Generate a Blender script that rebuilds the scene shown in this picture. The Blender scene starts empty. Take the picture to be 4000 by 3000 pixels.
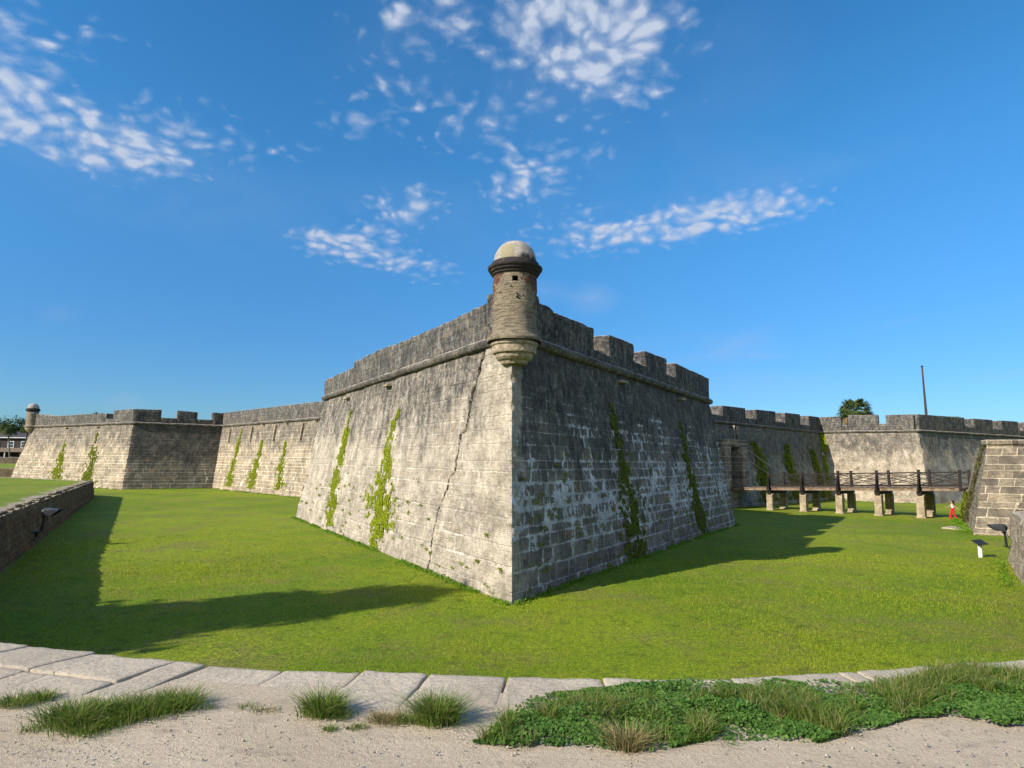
import bpy, math, random
import numpy as np
from mathutils import Vector, Matrix, noise
random.seed(7); rng = np.random.default_rng(11)
S = bpy.context.scene
COL = S.collection
R = math.radians

# ------------------------------------------------------------------ camera
FPX, PITCH, ROLL, EYE = 2478.8, .12, .011, 3.802
_r = np.array([1, 0, 0.]); _f = np.array([0, math.cos(PITCH), math.sin(PITCH)]); _u = np.array([0, -math.sin(PITCH), math.cos(PITCH)])
_rr = _r*math.cos(ROLL)+_u*math.sin(ROLL); _uu = _u*math.cos(ROLL)-_r*math.sin(ROLL)
cd = bpy.data.cameras.new('camera'); cam = bpy.data.objects.new('camera', cd); COL.objects.link(cam); S.camera = cam
cd.sensor_width = 36; cd.lens = 36*FPX/4000; cd.clip_start = .1; cd.clip_end = 6000
M = Matrix(((_rr[0], _uu[0], -_f[0], 0), (_rr[1], _uu[1], -_f[1], 0), (_rr[2], _uu[2], -_f[2], EYE), (0, 0, 0, 1)))
cam.matrix_world = M
def ray(px, py): return _f+_rr*(px-2000)/FPX-_uu*(py-1500)/FPX
def at(px, py, z=0.):
    d = ray(px, py); return np.array([0, 0, EYE])+d*(z-EYE)/d[2]

# ------------------------------------------------------------------ sun and sky
SUN_EL = R(31); SX, SY = -.83, -.558
L = bpy.data.lights.new('sun', 'SUN'); sun = bpy.data.objects.new('sun', L); COL.objects.link(sun)
L.energy = 4.6; L.angle = R(.53); L.color = (1, .895, .745)
c = math.cos(SUN_EL)
sun.rotation_euler = Vector((-SX*c, -SY*c, -math.sin(SUN_EL))).to_track_quat('-Z', 'Y').to_euler()
S.view_settings.view_transform = 'Standard'; S.view_settings.look = 'None'; S.view_settings.exposure = 0.70; S.view_settings.gamma = 1

class NT:
    """small helper for writing node trees"""
    def __init__(s, nt): s.nt = nt; s.nt.nodes.clear()
    def n(s, t, **k):
        nd = s.nt.nodes.new(t)
        for a, v in k.items():
            if a == 'i':
                for kk, vv in v.items(): s.set(nd.inputs[kk], vv)
            else: setattr(nd, a, v)
        return nd
    def set(s, sock, v):
        if isinstance(v, bpy.types.NodeSocket): s.nt.links.new(v, sock)
        elif isinstance(v, bpy.types.Node): s.nt.links.new(v.outputs[0], sock)
        else:
            if isinstance(v, (tuple, list)) and len(v) == 3 and len(sock.default_value) == 4: v = (*v, 1)
            sock.default_value = v
    def m(s, op, a, b=0., c=0., clamp=False):
        nd = s.n('ShaderNodeMath', operation=op, use_clamp=clamp)
        for i, v in enumerate((a, b, c)): s.set(nd.inputs[i], v)
        return nd.outputs[0]
    def vm(s, op, a, b=(0, 0, 0)):
        nd = s.n('ShaderNodeVectorMath', operation=op)
        s.set(nd.inputs[0], a)
        if op == 'SCALE': s.set(nd.inputs[3], b)
        else: s.set(nd.inputs[1], b)
        return nd.outputs[0]
    def ramp(s, x, lo, hi, a=0., b=1.):
        nd = s.n('ShaderNodeMapRange', interpolation_type='SMOOTHSTEP')
        for i, v in enumerate((x, lo, hi, a, b)): s.set(nd.inputs[i], v)
        return nd.outputs[0]
    def mix(s, f, a, b, t='MIX'):
        nd = s.n('ShaderNodeMix', data_type='RGBA', blend_type=t)
        s.set(nd.inputs[0], f); s.set(nd.inputs[6], a); s.set(nd.inputs[7], b); return nd.outputs[2]
    def noise(s, v, sc, det=3., rough=.55, dist=0.):
        return s.n('ShaderNodeTexNoise', i={'Vector': v, 'Scale': sc, 'Detail': det, 'Roughness': rough, 'Distortion': dist}).outputs[0]
    def scale(s, v, sc):
        return s.vm('MULTIPLY', v, sc)

def build_world():
    w = bpy.data.worlds.new('World'); S.world = w; w.use_nodes = True
    t = NT(w.node_tree)
    sky = t.n('ShaderNodeTexSky', sky_type='NISHITA', sun_disc=False, sun_elevation=SUN_EL, sun_rotation=math.atan2(SX, SY),
              altitude=0, air_density=1.0, dust_density=.1, ozone_density=2.2)
    hs = t.n('ShaderNodeHueSaturation', i={'Saturation': 1.28, 'Value': .98, 'Color': sky})
    d = t.n('ShaderNodeTexCoord').outputs['Generated']
    sep = t.n('ShaderNodeSeparateXYZ', i={0: d})
    x, y, z = sep.outputs
    hz = t.mix(t.ramp(z, -.03, .50), (.25, .42, .66), (.66, 1.0, 1.05))
    skyc = t.mix(1.0, hs.outputs[0], hz, 'MULTIPLY')
    yy = t.m('MAXIMUM', y, .02); zz = t.m('MAXIMUM', z, .02)
    az = t.n('ShaderNodeCombineXYZ', i={0: t.m('DIVIDE', x, yy), 1: t.m('DIVIDE', z, yy), 2: 0.}).outputs[0]     # direction, gnomonic about north
    zc = t.m('ADD', zz, .30)
    lay = t.n('ShaderNodeCombineXYZ', i={0: t.m('DIVIDE', x, zc), 1: t.m('DIVIDE', y, zc), 2: 0.}).outputs[0]     # flat cloud layer overhead
    def blob(px, py, rx, ry, rot, st):
        dr = ray(px, py); X, Z = dr[0]/dr[1], dr[2]/dr[1]
        k = 1/FPX/.97
        mp = t.n('ShaderNodeMapping', vector_type='TEXTURE', i={'Vector': az, 'Location': (X, Z, 0), 'Rotation': (0, 0, R(-rot)), 'Scale': (rx*k, ry*k, 1)})
        g = t.n('ShaderNodeTexGradient', gradient_type='SPHERICAL', i={0: mp})
        return t.m('MULTIPLY', g.outputs[1], st)
    dense = [(60, 230, 480, 400, 10, 1.0), (330, 560, 560, 150, 17, 1.75), (100, 440, 430, 170, 8, 1.1), (700, 520, 430, 190, 14, .75),
             (1050, 580, 280, 90, 8, .45), (2150, 70, 720, 330, 0, 1.15), (2330, 170, 520, 280, -8, .95), (1550, 60, 330, 240, 0, .6),
             (1560, 330, 350, 220, 0, .55), (2480, 370, 330, 130, 5, .9), (1950, 470, 560, 200, 0, .65), (1380, 470, 240, 130, 15, .5), (2030, 700, 240, 150, -35, 1.15),
             (2270, 640, 210, 110, -40, .8), (1560, 830, 260, 150, -20, .95), (1460, 990, 480, 100, 12, 1.15), (1280, 950, 180, 90, 10, .7), (2200, 900, 330, 120, -10, .8),
             (2850, 840, 520, 120, -12, 1.5), (2500, 900, 420, 110, -14, .9), (450, 170, 230, 130, 0, .4)]
    acc = None
    for b in dense:
        v = blob(*b); acc = v if acc is None else t.m('ADD', acc, v)
    acc = t.m('MINIMUM', acc, 1.0)
    warp = t.n('ShaderNodeTexNoise', i={'Vector': lay, 'Scale': 6.0, 'Detail': 4.}).outputs[1]
    lw = t.vm('ADD', lay, t.vm('SCALE', t.vm('SUBTRACT', warp, (.5, .5, .5)), .12))
    n1 = t.noise(lw, 27., 5., .55)
    puff = t.n('ShaderNodeTexVoronoi', feature='SMOOTH_F1', i={'Vector': lw, 'Scale': 33.0, 'Smoothness': .5}).outputs[0]
    n2 = t.noise(lay, 6.0, 3., .5)
    nn = t.m('ADD', t.m('MULTIPLY', n1, .75), t.m('MULTIPLY', n2, .33))
    nn = t.m('SUBTRACT', nn, t.m('MULTIPLY', puff, .55))
    val = t.m('ADD', nn, t.m('MULTIPLY', acc, .46))
    dens = t.m('MULTIPLY', t.ramp(val, .40, 1.0), t.ramp(acc, .01, .15))
    dens = t.m('MULTIPLY', dens, .88)
    veil = None
    for b in [(2730, 1370, 420, 80, -3, .34), (2310, 1165, 130, 75, 0, .42), (490, 1572, 90, 45, 0, .40), (3000, 1500, 460, 60, 2, .2), (3300, 640, 700, 80, -14, .1),
              (3480, 1270, 160, 22, -16, .22), (2950, 1390, 160, 18, 0, .22), (3900, 1470, 420, 26, -8, .15), (230, 1225, 110, 50, 0, .14), (2900, 1330, 200, 50, -20, .18),
              (2130, 1140, 120, 60, 0, .3), (1300, 860, 900, 260, 0, .10), (2500, 760, 900, 260, -8, .12), (350, 620, 800, 330, 14, .16), (2200, 200, 1100, 500, 0, .14)]:
        v = blob(*b); veil = v if veil is None else t.m('ADD', veil, v)
    veil = t.m('MULTIPLY', veil, t.ramp(t.noise(lw, 3., 4.), .3, .65))
    tot = t.m('MINIMUM', t.m('ADD', dens, veil), .85)
    ccol = t.mix(t.ramp(z, .02, .5), (2.6, 2.8, 3.7), (3.5, 3.85, 4.5))
    col = t.mix(tot, skyc, ccol)
    # unseen broken cloud added behind the camera to brighten the shaded walls
    rear_fill = t.m('MULTIPLY', t.ramp(y, -.12, -.55), t.ramp(t.noise(d, 2.6, 5., .6), .40, .56)); rear_fill = t.m('MULTIPLY', rear_fill, t.ramp(z, .0, .12))
    skyc = t.mix(t.m('MULTIPLY', rear_fill, .9), skyc, (4.6, 4.6, 4.9))
    col = t.mix(tot, skyc, t.mix(t.ramp(dens, .25, .9), t.mix(.35, ccol, skyc), ccol))
    bg = t.n('ShaderNodeBackground', i={'Color': col, 'Strength': .112})
    o = t.n('ShaderNodeOutputWorld', i={0: bg})
    w.cycles.sampling_method = 'MANUAL'; w.cycles.sample_map_resolution = 512
build_world()

# ------------------------------------------------------------------ object helpers
def tag(o, label=None, cat=None, group=None, kind=None):
    if label: o['label'] = label
    if cat: o['category'] = cat
    if group: o['group'] = group
    if kind: o['kind'] = kind
    return o
def empty(name, loc, label=None, cat=None, group=None):
    o = bpy.data.objects.new(name, None); COL.objects.link(o); o.empty_display_size = .3
    o.matrix_world = Matrix.Translation(loc); o.location = loc
    return tag(o, label, cat, group)
def link(name, me, mats, parent=None, smooth=False):
    o = bpy.data.objects.new(name, me); COL.objects.link(o)
    for m in (mats if isinstance(mats, (list, tuple)) else [mats]): me.materials.append(m)
    if smooth: me.polygons.foreach_set('use_smooth', [True]*len(me.polygons))
    if parent:
        o.parent = parent
        p = parent; mw = Matrix.Identity(4)
        chain = []
        while p: chain.append(p); p = p.parent
        for q in reversed(chain): mw = mw @ q.matrix_parent_inverse @ q.matrix_basis
        o.matrix_parent_inverse = mw.inverted()
    return o
class MB:
    """collects vertices and faces (with uv in metres and material index) for one mesh"""
    def __init__(s): s.v = []; s.f = []; s.uv = []; s.mi = []
    def grid(s, P, nu, nv, uvf=None, mi=0, flip=False):
        b = len(s.v)
        for j in range(nv+1):
            for i in range(nu+1): s.v.append(P[j][i])
        for j in range(nv):
            for i in range(nu):
                q = [(i, j), (i+1, j), (i+1, j+1), (i, j+1)]
                if flip: q = q[::-1]
                s.f.append([b+y*(nu+1)+x for x, y in q]); s.mi.append(mi)
                s.uv += [uvf[y][x] if uvf else (x, y) for x, y in q]
    def face(s, pts, uv=None, mi=0):
        b = len(s.v); s.v += [tuple(p) for p in pts]; s.f.append(list(range(b, b+len(pts)))); s.mi.append(mi)
        s.uv += list(uv) if uv else [(0, 0)]*len(pts)
    def box(s, c, sz, rot=0, mi=0):
        cx, cy, cz = c; a, b, d = (q/2 for q in sz); cr, sr = math.cos(rot), math.sin(rot)
        P = [(cx+x*cr-y*sr, cy+x*sr+y*cr, cz+z) for z in (-d, d) for x, y in ((-a, -b), (a, -b), (a, b), (-a, b))]
        s.hexa(P, mi)
    def hexa(s, P, mi=0):
        for q in ((3, 2, 1, 0), (4, 5, 6, 7), (0, 1, 5, 4), (1, 2, 6, 5), (2, 3, 7, 6), (3, 0, 4, 7)):
            pts = [P[k] for k in q]
            e1 = Vector(pts[1])-Vector(pts[0]); e2 = Vector(pts[3])-Vector(pts[0])
            s.face(pts, [(0, 0), (e1.length, 0), (e1.length, e2.length), (0, e2.length)], mi)
    def tube(s, pts, rad, n=8, mi=0, cap=True):
        pts = [Vector(p) for p in pts]; rad = rad if isinstance(rad, (list, tuple)) else [rad]*len(pts)
        rows = []; ln = 0
        prev = None
        for k, p in enumerate(pts):
            d = (pts[min(k+1, len(pts)-1)]-pts[max(k-1, 0)]).normalized()
            if prev is None:
                a = Vector((0, 0, 1)).cross(d)
                if a.length < .1: a = Vector((1, 0, 0)).cross(d)
                a.normalize()
            else: a = (prev-d*prev.dot(d)).normalized()
            prev = a; b = d.cross(a)
            rows.append([tuple(p+(a*math.cos(2*math.pi*i/n)+b*math.sin(2*math.pi*i/n))*rad[k]) for i in range(n+1)])
        uv = [[(i/n*2*math.pi*rad[j], (pts[j]-pts[0]).length) for i in range(n+1)] for j in range(len(pts))]
        s.grid(rows, n, len(pts)-1, uv, mi)
        if cap: s.face(rows[0][:-1][::-1], None, mi); s.face(rows[-1][:-1], None, mi)
    def lathe(s, prof, c, n=32, mi=0, jit=None, skip=None, r_uv=.7):
        rows = []; uv = []
        for k, (r, z) in enumerate(prof):
            row = []
            for i in range(n+1):
                a = 2*math.pi*(i % n)/n; rr = r
                p = Vector((math.cos(a)*rr, math.sin(a)*rr, z))
                if jit:
                    q = p+Vector(c); p = p*(1+jit*noise.noise(q*5)+jit*.7*noise.noise(q*13)) if r > .05 else p; p.z = z+(0 if r > .05 else 0)+jit*.25*noise.noise(q*9)
                row.append((p.x+c[0], p.y+c[1], p.z+c[2]))
            rows.append(row); uv.append([(i/n*2*math.pi*r_uv, z) for i in range(n+1)])
        b0 = len(s.f)
        s.grid(rows, n, len(prof)-1, uv, mi)
        if skip:
            keep = [k for k in range(b0, len(s.f)) if not skip((k-b0) % n, (k-b0)//n)]
            s.uv = s.uv[:b0*4]+[x for k in keep for x in s.uv[k*4:k*4+4]] if all(len(f) == 4 for f in s.f) else s.uv
            s.f = s.f[:b0]+[s.f[k] for k in keep]; s.mi = s.mi[:b0]+[s.mi[k] for k in keep]
    def build(s, name, mats, parent=None, smooth=False):
        me = bpy.data.meshes.new(name); me.from_pydata([tuple(map(float, v)) for v in s.v], [], s.f)
        l = me.uv_layers.new(name='UVMap'); l.data.foreach_set('uv', np.array(s.uv, dtype=np.float32).ravel())
        me.polygons.foreach_set('material_index', s.mi); me.update()
        return link(name, me, mats, parent, smooth)
def fast(name, V, k, mats, parent=None, smooth=False, per=None):
    """V: (n,k,3) one k-gon per island, or with per=(verts_per_island, face list) several faces each"""
    me = bpy.data.meshes.new(name); n = V.shape[0]
    if per is None: per = [list(range(k))]
    vp = V.shape[1]
    me.vertices.add(n*vp); me.vertices.foreach_set('co', V.astype(np.float32).ravel())
    idx = []; starts = []; tot = []; cur = 0
    base = (np.arange(n)*vp)[:, None]
    lens = [len(f) for f in per]
    loops = np.concatenate([base+np.array(f)[None, :] for f in per], axis=1)     # (n, sum)
    offs = np.cumsum([0]+lens[:-1]); ls = loops.shape[1]
    me.loops.add(n*ls); me.loops.foreach_set('vertex_index', loops.ravel().astype(np.int32))
    me.polygons.add(n*len(per))
    st = ((np.arange(n)*ls)[:, None]+offs[None, :]).ravel()
    me.polygons.foreach_set('loop_start', st.astype(np.int32)); me.polygons.foreach_set('loop_total', np.tile(lens, n).astype(np.int32))
    me.update(calc_edges=True); me.validate()
    return link(name, me, mats, parent, smooth)
def N3(p, f): return noise.noise(Vector((p[0]*f, p[1]*f, p[2]*f)))
def NV(p, f): return noise.noise_vector(Vector((p[0]*f, p[1]*f, p[2]*f)))
def rbox(mb, P, res=.2, r=.04, amp=.02, freq=3., mi=0, uv_world=None):
    """rounded, worn block between 8 corners (bottom 4, top 4), displaced by noise of position"""
    P = [Vector(p) for p in P]
    dx = ((P[1]-P[0]).length+(P[5]-P[4]).length)/2; dy = ((P[3]-P[0]).length+(P[7]-P[4]).length)/2; dz = (P[4]-P[0]).length
    D = (dx, dy, dz); rr = min(r, min(D)*.45)
    def mp(c):
        q = [0, 0, 0]; inner = [0, 0, 0]
        for k in range(3):
            x = c[k]*D[k]; inner[k] = min(max(x, rr), D[k]-rr); q[k] = x-inner[k]
        l = math.sqrt(sum(t*t for t in q))
        if l > 1e-9: q = [t/l*rr for t in q]
        a, b, e = ((inner[k]+q[k])/D[k] for k in range(3))
        lo = P[0].lerp(P[1], a).lerp(P[3].lerp(P[2], a), b); hi = P[4].lerp(P[5], a).lerp(P[7].lerp(P[6], a), b)
        p = lo.lerp(hi, e)
        w = NV(p, freq)*amp+NV(p, freq*3.3)*amp*.5
        return tuple(p+w)
    n = [max(1, int(round(D[k]/res))) for k in range(3)]
    def ax(k):      # samples with extra loops near edges
        t = [i/n[k] for i in range(n[k]+1)]
        e = rr/D[k]*.7
        if D[k] > 3*rr: t = sorted(set([0, e]+[x for x in t if e*1.3 < x < 1-e*1.3]+[1-e, 1]))
        return t
    A = [ax(k) for k in range(3)]
    for k in range(3):
        u, v = [(1, 2), (2, 0), (0, 1)][k]
        for side in (0, 1):
            rows = []; uv = []
            for b in A[v]:
                row = []; ur = []
                for a in A[u]:
                    c = [0, 0, 0]; c[k] = side; c[u] = a; c[v] = b
                    p = mp(c); row.append(p)
                    if k == 2: ur.append((a*D[u], b*D[v]))
                    elif k == 0: ur.append((a*D[u]+.37, p[2]))
                    else: ur.append((b*D[v]+(uv_world or 0), p[2]))
                rows.append(row); uv.append(ur)
            mb.grid(rows, len(A[u])-1, len(A[v])-1, uv, mi, flip=(side == 0))

# ------------------------------------------------------------------ materials
def mat(name, bump_d=None):
    m = bpy.data.materials.new(name); m.use_nodes = True; t = NT(m.node_tree)
    b = t.n('ShaderNodeBsdfPrincipled'); t.n('ShaderNodeOutputMaterial', i={0: b})
    b.inputs['Roughness'].default_value = .9; b.inputs['Specular IOR Level'].default_value = .25
    return m, t, b
def setbump(t, b, h, dist, strength=1.):
    bp = t.n('ShaderNodeBump', i={'Height': h, 'Distance': dist, 'Strength': strength}); t.set(b.inputs['Normal'], bp.outputs[0])
def masonry(name, bw=.75, bh=.40, mortar=.03, tan=(.43, .355, .26), grey=(.27, .245, .205), mort=(.66, .60, .50), dark=(.055, .055, .055),
            joints=(.25, 1.0), jtop=7., stain0=.3, stain1=1.2, vtop=7.7, streak=1., white=0., whitecol=(.50, .55, .60), fleck=.5, brick_dark=.35, bumpd=.05,
            plaster=0., pcol=(.52, .46, .38), strata=.5, off=0., green=0., warp=1., wtop=.34, pale=0., top_pale=.8, grain=.5):
    m, t, b = mat(name)
    uv = t.n('ShaderNodeUVMap', uv_map='UVMap').outputs[0]
    ob = t.n('ShaderNodeTexCoord').outputs['Object']
    su = t.n('ShaderNodeSeparateXYZ', i={0: uv}); U, Vv = su.outputs[0], su.outputs[1]
    # uneven courses: rows of different height, blocks of different length
    r1 = t.n('ShaderNodeTexNoise', noise_dimensions='1D', i={'W': t.m('ADD', Vv, 13.7+off), 'Scale': 1.1, 'Detail': 1.}).outputs[0]
    V2 = t.m('ADD', Vv, t.m('MULTIPLY', t.m('SUBTRACT', r1, .5), bh*1.3*warp))
    row = t.m('FLOOR', t.m('DIVIDE', V2, bh)); n2 = t.noise(t.n('ShaderNodeCombineXYZ', i={0: t.m('MULTIPLY', U, .9), 1: t.m('MULTIPLY', row, 7.31), 2: 0.}).outputs[0], .8/bw, 2.)
    U2 = t.m('ADD', U, t.m('MULTIPLY', t.m('SUBTRACT', n2, .5), bw*2.4))
    nf = t.noise(ob, 2.3, 3.); nf2 = t.n('ShaderNodeTexNoise', i={'Vector': ob, 'Scale': 7., 'Detail': 3.}).outputs[0]
    V3 = t.m('ADD', V2, t.m('MULTIPLY', t.m('SUBTRACT', nf2, .5), .07*min(1, warp+.3))); V3 = t.m('ADD', V3, t.m('MULTIPLY', t.m('SUBTRACT', nf, .5), .05*warp))
    U3 = t.m('ADD', U2, t.m('MULTIPLY', t.m('SUBTRACT', nf2, .5), .09))
    bv = t.n('ShaderNodeCombineXYZ', i={0: U3, 1: V3, 2: 0.}).outputs[0]
    def brick(ms, sm):
        return t.n('ShaderNodeTexBrick', offset=.5, offset_frequency=2, squash=.8, squash_frequency=3, i={'Vector': bv, 'Color1': (0, 0, 0, 1), 'Color2': (1, 1, 1, 1), 'Mortar': (.5, .5, .5, 1),
                   'Scale': 1., 'Mortar Size': ms, 'Mortar Smooth': sm, 'Bias': 0., 'Brick Width': bw, 'Row Height': bh})
    bk = brick(mortar, .35); rnd = bk.outputs[0]; mf = bk.outputs[1]
    big = t.noise(ob, .35, 4., .6); med = t.noise(ob, 1.6, 5., .6); fine = t.noise(ob, 14., 5., .7); gr = t.noise(ob, 42., 3., .7)
    base = t.mix(t.ramp(t.m('ADD', t.m('MULTIPLY', med, .6), t.m('MULTIPLY', big, .5)), .35, .8), tan, grey)
    base = t.mix(t.m('MULTIPLY', rnd, brick_dark), base, (.11, .10, .09))
    rs = t.ramp(rnd, .86, .98); base = t.mix(t.m('MULTIPLY', rs, .35), base, (.50, .33, .19))
    st = t.noise(t.scale(uv, (1.2, 13., 1.)), 1., 4., .6)
    base = t.mix(t.m('MULTIPLY', t.ramp(st, .52, .68), strata), base, (.12, .105, .09))
    if plaster > 0:
        pm = t.ramp(t.m('ADD', t.noise(ob, .8, 5., .65), t.m('MULTIPLY', t.noise(t.scale(uv, (2., .5, 1.)), 1., 3.), .3)), .68-plaster*.25, .78-plaster*.2)
        base = t.mix(pm, base, t.mix(fine, pcol, (pcol[0]*.72, pcol[1]*.72, pcol[2]*.74)))
    base = t.mix(t.m('MULTIPLY', t.ramp(t.noise(ob, 8., 6., .9), .37, .45, 1., 0.), .42), base, (.14, .12, .095))
    # joints, only where they survive
    vh = t.m('DIVIDE', Vv, jtop)
    jn = t.m('SUBTRACT', t.m('ADD', t.noise(ob, .9, 4., .6), t.m('MULTIPLY', t.m('SUBTRACT', 1., vh), .45)), joints[0])
    jm = t.m('MULTIPLY', mf, t.m('MULTIPLY', t.ramp(jn, .22, .55), joints[1]), clamp=True)
    if plaster > 0: jm = t.m('MULTIPLY', jm, t.m('SUBTRACT', 1., t.m('MULTIPLY', pm, .75)))
    base = t.mix(jm, base, mort)
    # lime and shell flecks
    base = t.mix(t.m('MULTIPLY', t.ramp(t.noise(ob, 13., 6., .85), .58, .66), fleck), base, (.62, .58, .50))
    base = t.mix(t.m('MULTIPLY', t.ramp(fine, .30, .46, 1., 0.), .45), base, (.13, .115, .10))
    # black weathering running down from the top
    hh = t.m('DIVIDE', Vv, vtop)
    s1 = t.noise(t.scale(uv, (1.5, .22, 1.)), 1., 4., .62); s2 = t.noise(t.scale(uv, (4.5, .5, 1.)), 1., 3., .6)
    sm = t.m('ADD', t.m('MULTIPLY', s1, .9*streak), t.m('MULTIPLY', s2, .45*streak))
    sm = t.m('ADD', t.m('ADD', sm, t.m('MULTIPLY', big, .6)), t.m('MULTIPLY', t.m('SUBTRACT', hh, .5), 1.25))
    sm = t.m('ADD', sm, t.m('MULTIPLY', t.m('SUBTRACT', t.noise(ob, .8, 5., .7), .5), .9))
    sm = t.ramp(sm, 1.36-stain0, 1.70-stain0)
    mo = t.m('ADD', t.m('MULTIPLY', t.noise(ob, 6., 6., .8), .7), t.m('MULTIPLY', t.noise(t.scale(uv, (3., 1., 1.)), 1., 4., .7), .5))
    sm = t.m('MULTIPLY', sm, t.ramp(mo, .48, .70, .30, 1.2))
    if pale:
        pz = t.ramp(t.m('ADD', U, t.m('MULTIPLY', t.m('SUBTRACT', med, .5), 1.6)), pale*.8, pale*1.35, 1., 0.)
        base = t.mix(t.m('MULTIPLY', pz, .5), base, t.mix(fine, (.74, .65, .51), (.58, .51, .40)))
        sm = t.m('MULTIPLY', sm, t.m('SUBTRACT', 1., t.m('MULTIPLY', pz, .85)))
    if 0: sm = t.m('MULTIPLY', sm, t.ramp(t.m('ADD', U, t.m('MULTIPLY', big, 2.)), pale+.4, pale+2.4, .30, 1.))
    sm = t.m('MULTIPLY', sm, stain1*.8, clamp=True)
    base = t.mix(sm, base, t.mix(t.ramp(gr, .4, .7), dark, (dark[0]*2.6, dark[1]*2.6, dark[2]*2.6)))
    if white > 0:      # grey-white repair mortar smeared round the joints
        wide = brick(.085, .5).outputs[1]
        wm = t.m('ADD', t.m('MULTIPLY', t.noise(ob, .75, 5., .68), 1.9), t.m('MULTIPLY', t.noise(t.scale(ob, (1., 1., .6)), 6., 5., .75), .8))
        wm = t.m('ADD', wm, t.m('MULTIPLY', wide, .17)); band = t.m('SUBTRACT', 1., t.m('ABSOLUTE', t.m('MULTIPLY', t.m('SUBTRACT', hh, wtop), 2.6)))
        wm = t.m('ADD', wm, t.m('MULTIPLY', band, .32))
        wm = t.ramp(wm, 2.10-white*.38, 2.15-white*.38)
        base = t.mix(t.m('MULTIPLY', wm, .92), base, t.mix(fine, whitecol, (whitecol[0]*.8, whitecol[1]*.8, whitecol[2]*.8)))
    if green > 0:
        gm = t.ramp(t.m('ADD', t.noise(ob, 1.7, 5., .7), t.m('MULTIPLY', t.noise(ob, 11., 3.), .25)), .78-green*.2, .84-green*.2)
        base = t.mix(t.m('MULTIPLY', gm, .8), base, (.10, .13, .025))
    base = t.mix(t.m('MULTIPLY', t.ramp(t.noise(ob, 11., 6., .85), .60, .68), fleck*.55), base, (.50, .48, .43))
    gn = t.m('ADD', t.m('MULTIPLY', t.noise(ob, 4.5, 7., .92), .62), t.m('MULTIPLY', t.noise(ob, 1.1, 4., .6), .38))       # pitted, blotchy coquina tone
    base = t.vm('MULTIPLY', base, t.n('ShaderNodeCombineXYZ', i={k: t.ramp(gn, .38, .64, 1.-grain, 1.+grain*.55) for k in range(3)}).outputs[0])
    nz = t.n('ShaderNodeSeparateXYZ', i={0: t.n('ShaderNodeNewGeometry').outputs['Normal']}).outputs[2]      # paler tone on upward-facing surfaces
    base = t.mix(t.m('MULTIPLY', t.ramp(nz, .6, .8), top_pale), base, t.mix(med, (.60, .54, .43), (.42, .38, .31)))
    t.set(b.inputs['Base Color'], base)
    h = t.m('ADD', t.m('MULTIPLY', mf, -.45), t.m('MULTIPLY', st, .55)); h = t.m('ADD', h, t.m('MULTIPLY', fine, .9)); h = t.m('ADD', h, t.m('MULTIPLY', gr, .35))
    h = t.m('ADD', h, t.m('MULTIPLY', rnd, .35)); h = t.m('ADD', h, t.m('MULTIPLY', med, .8))
    setbump(t, b, h, bumpd)
    return m
def leafmat(name, cols, trans=.35, patch=False):
    m, t, b = mat(name)
    ri = t.n('ShaderNodeNewGeometry').outputs['Random Per Island']
    cr = t.n('ShaderNodeValToRGB', i={0: ri})
    el = cr.color_ramp.elements
    while len(el) < len(cols): el.new(.5)
    for k, cc in enumerate(cols): el[k].position = k/(len(cols)-1); el[k].color = (*cc, 1)
    co = cr.outputs[0]
    if patch:
        ob = t.n('ShaderNodeTexCoord').outputs['Object']
        co = t.mix(t.m('MULTIPLY', t.ramp(t.noise(ob, .33, 6., .75), .53, .68), .65), co, (.24, .22, .06))
        co = t.mix(t.m('MULTIPLY', t.ramp(t.noise(ob, 1.7, 5., .75), .53, .64), .6), co, (.055, .105, .006))
        co = t.mix(t.m('MULTIPLY', t.ramp(t.noise(ob, .12, 3., .6), .52, .62), .35), co, (.36, .44, .012))
    t.set(b.inputs['Base Color'], co); b.inputs['Roughness'].default_value = .6
    if trans:
        tr = t.n('ShaderNodeBsdfTranslucent', i={0: co}); mx = t.n('ShaderNodeMixShader', i={0: trans, 1: b.outputs[0], 2: tr.outputs[0]})
        o = [n for n in m.node_tree.nodes if n.type == 'OUTPUT_MATERIAL'][0]; t.set(o.inputs[0], mx.outputs[0])
    return m
def plain(name, col, rough=.7, var=.3, sc=8., metal=0., bump=.0, col2=None, stretch=None, spec=.3, lo=.35, hi=.65):
    m, t, b = mat(name); ob = t.n('ShaderNodeTexCoord').outputs['Object']
    if stretch: ob = t.scale(ob, stretch)
    n = t.noise(ob, sc, 4., .6)
    c2 = col2 or tuple(x*(1-var) for x in col)
    t.set(b.inputs['Base Color'], t.mix(t.ramp(n, lo, hi), col, c2)); b.inputs['Roughness'].default_value = rough; b.inputs['Metallic'].default_value = metal
    b.inputs['Specular IOR Level'].default_value = spec
    if bump: setbump(t, b, n, bump)
    return m
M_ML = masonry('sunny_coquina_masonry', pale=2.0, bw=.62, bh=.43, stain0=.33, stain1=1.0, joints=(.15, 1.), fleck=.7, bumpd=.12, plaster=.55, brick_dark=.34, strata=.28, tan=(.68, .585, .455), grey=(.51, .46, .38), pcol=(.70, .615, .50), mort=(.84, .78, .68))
M_MR = masonry('weathered_patched_masonry', pale=.5, bw=.62, bh=.39, stain0=.50, stain1=1.0, joints=(.22, .95), jtop=7., white=1.0, bumpd=.11, fleck=.6, brick_dark=.65, strata=.4, dark=(.042, .043, .045), green=.10, mort=(.60, .59, .55), tan=(.36, .315, .25), grey=(.27, .25, .215), whitecol=(.84, .85, .85))
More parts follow.
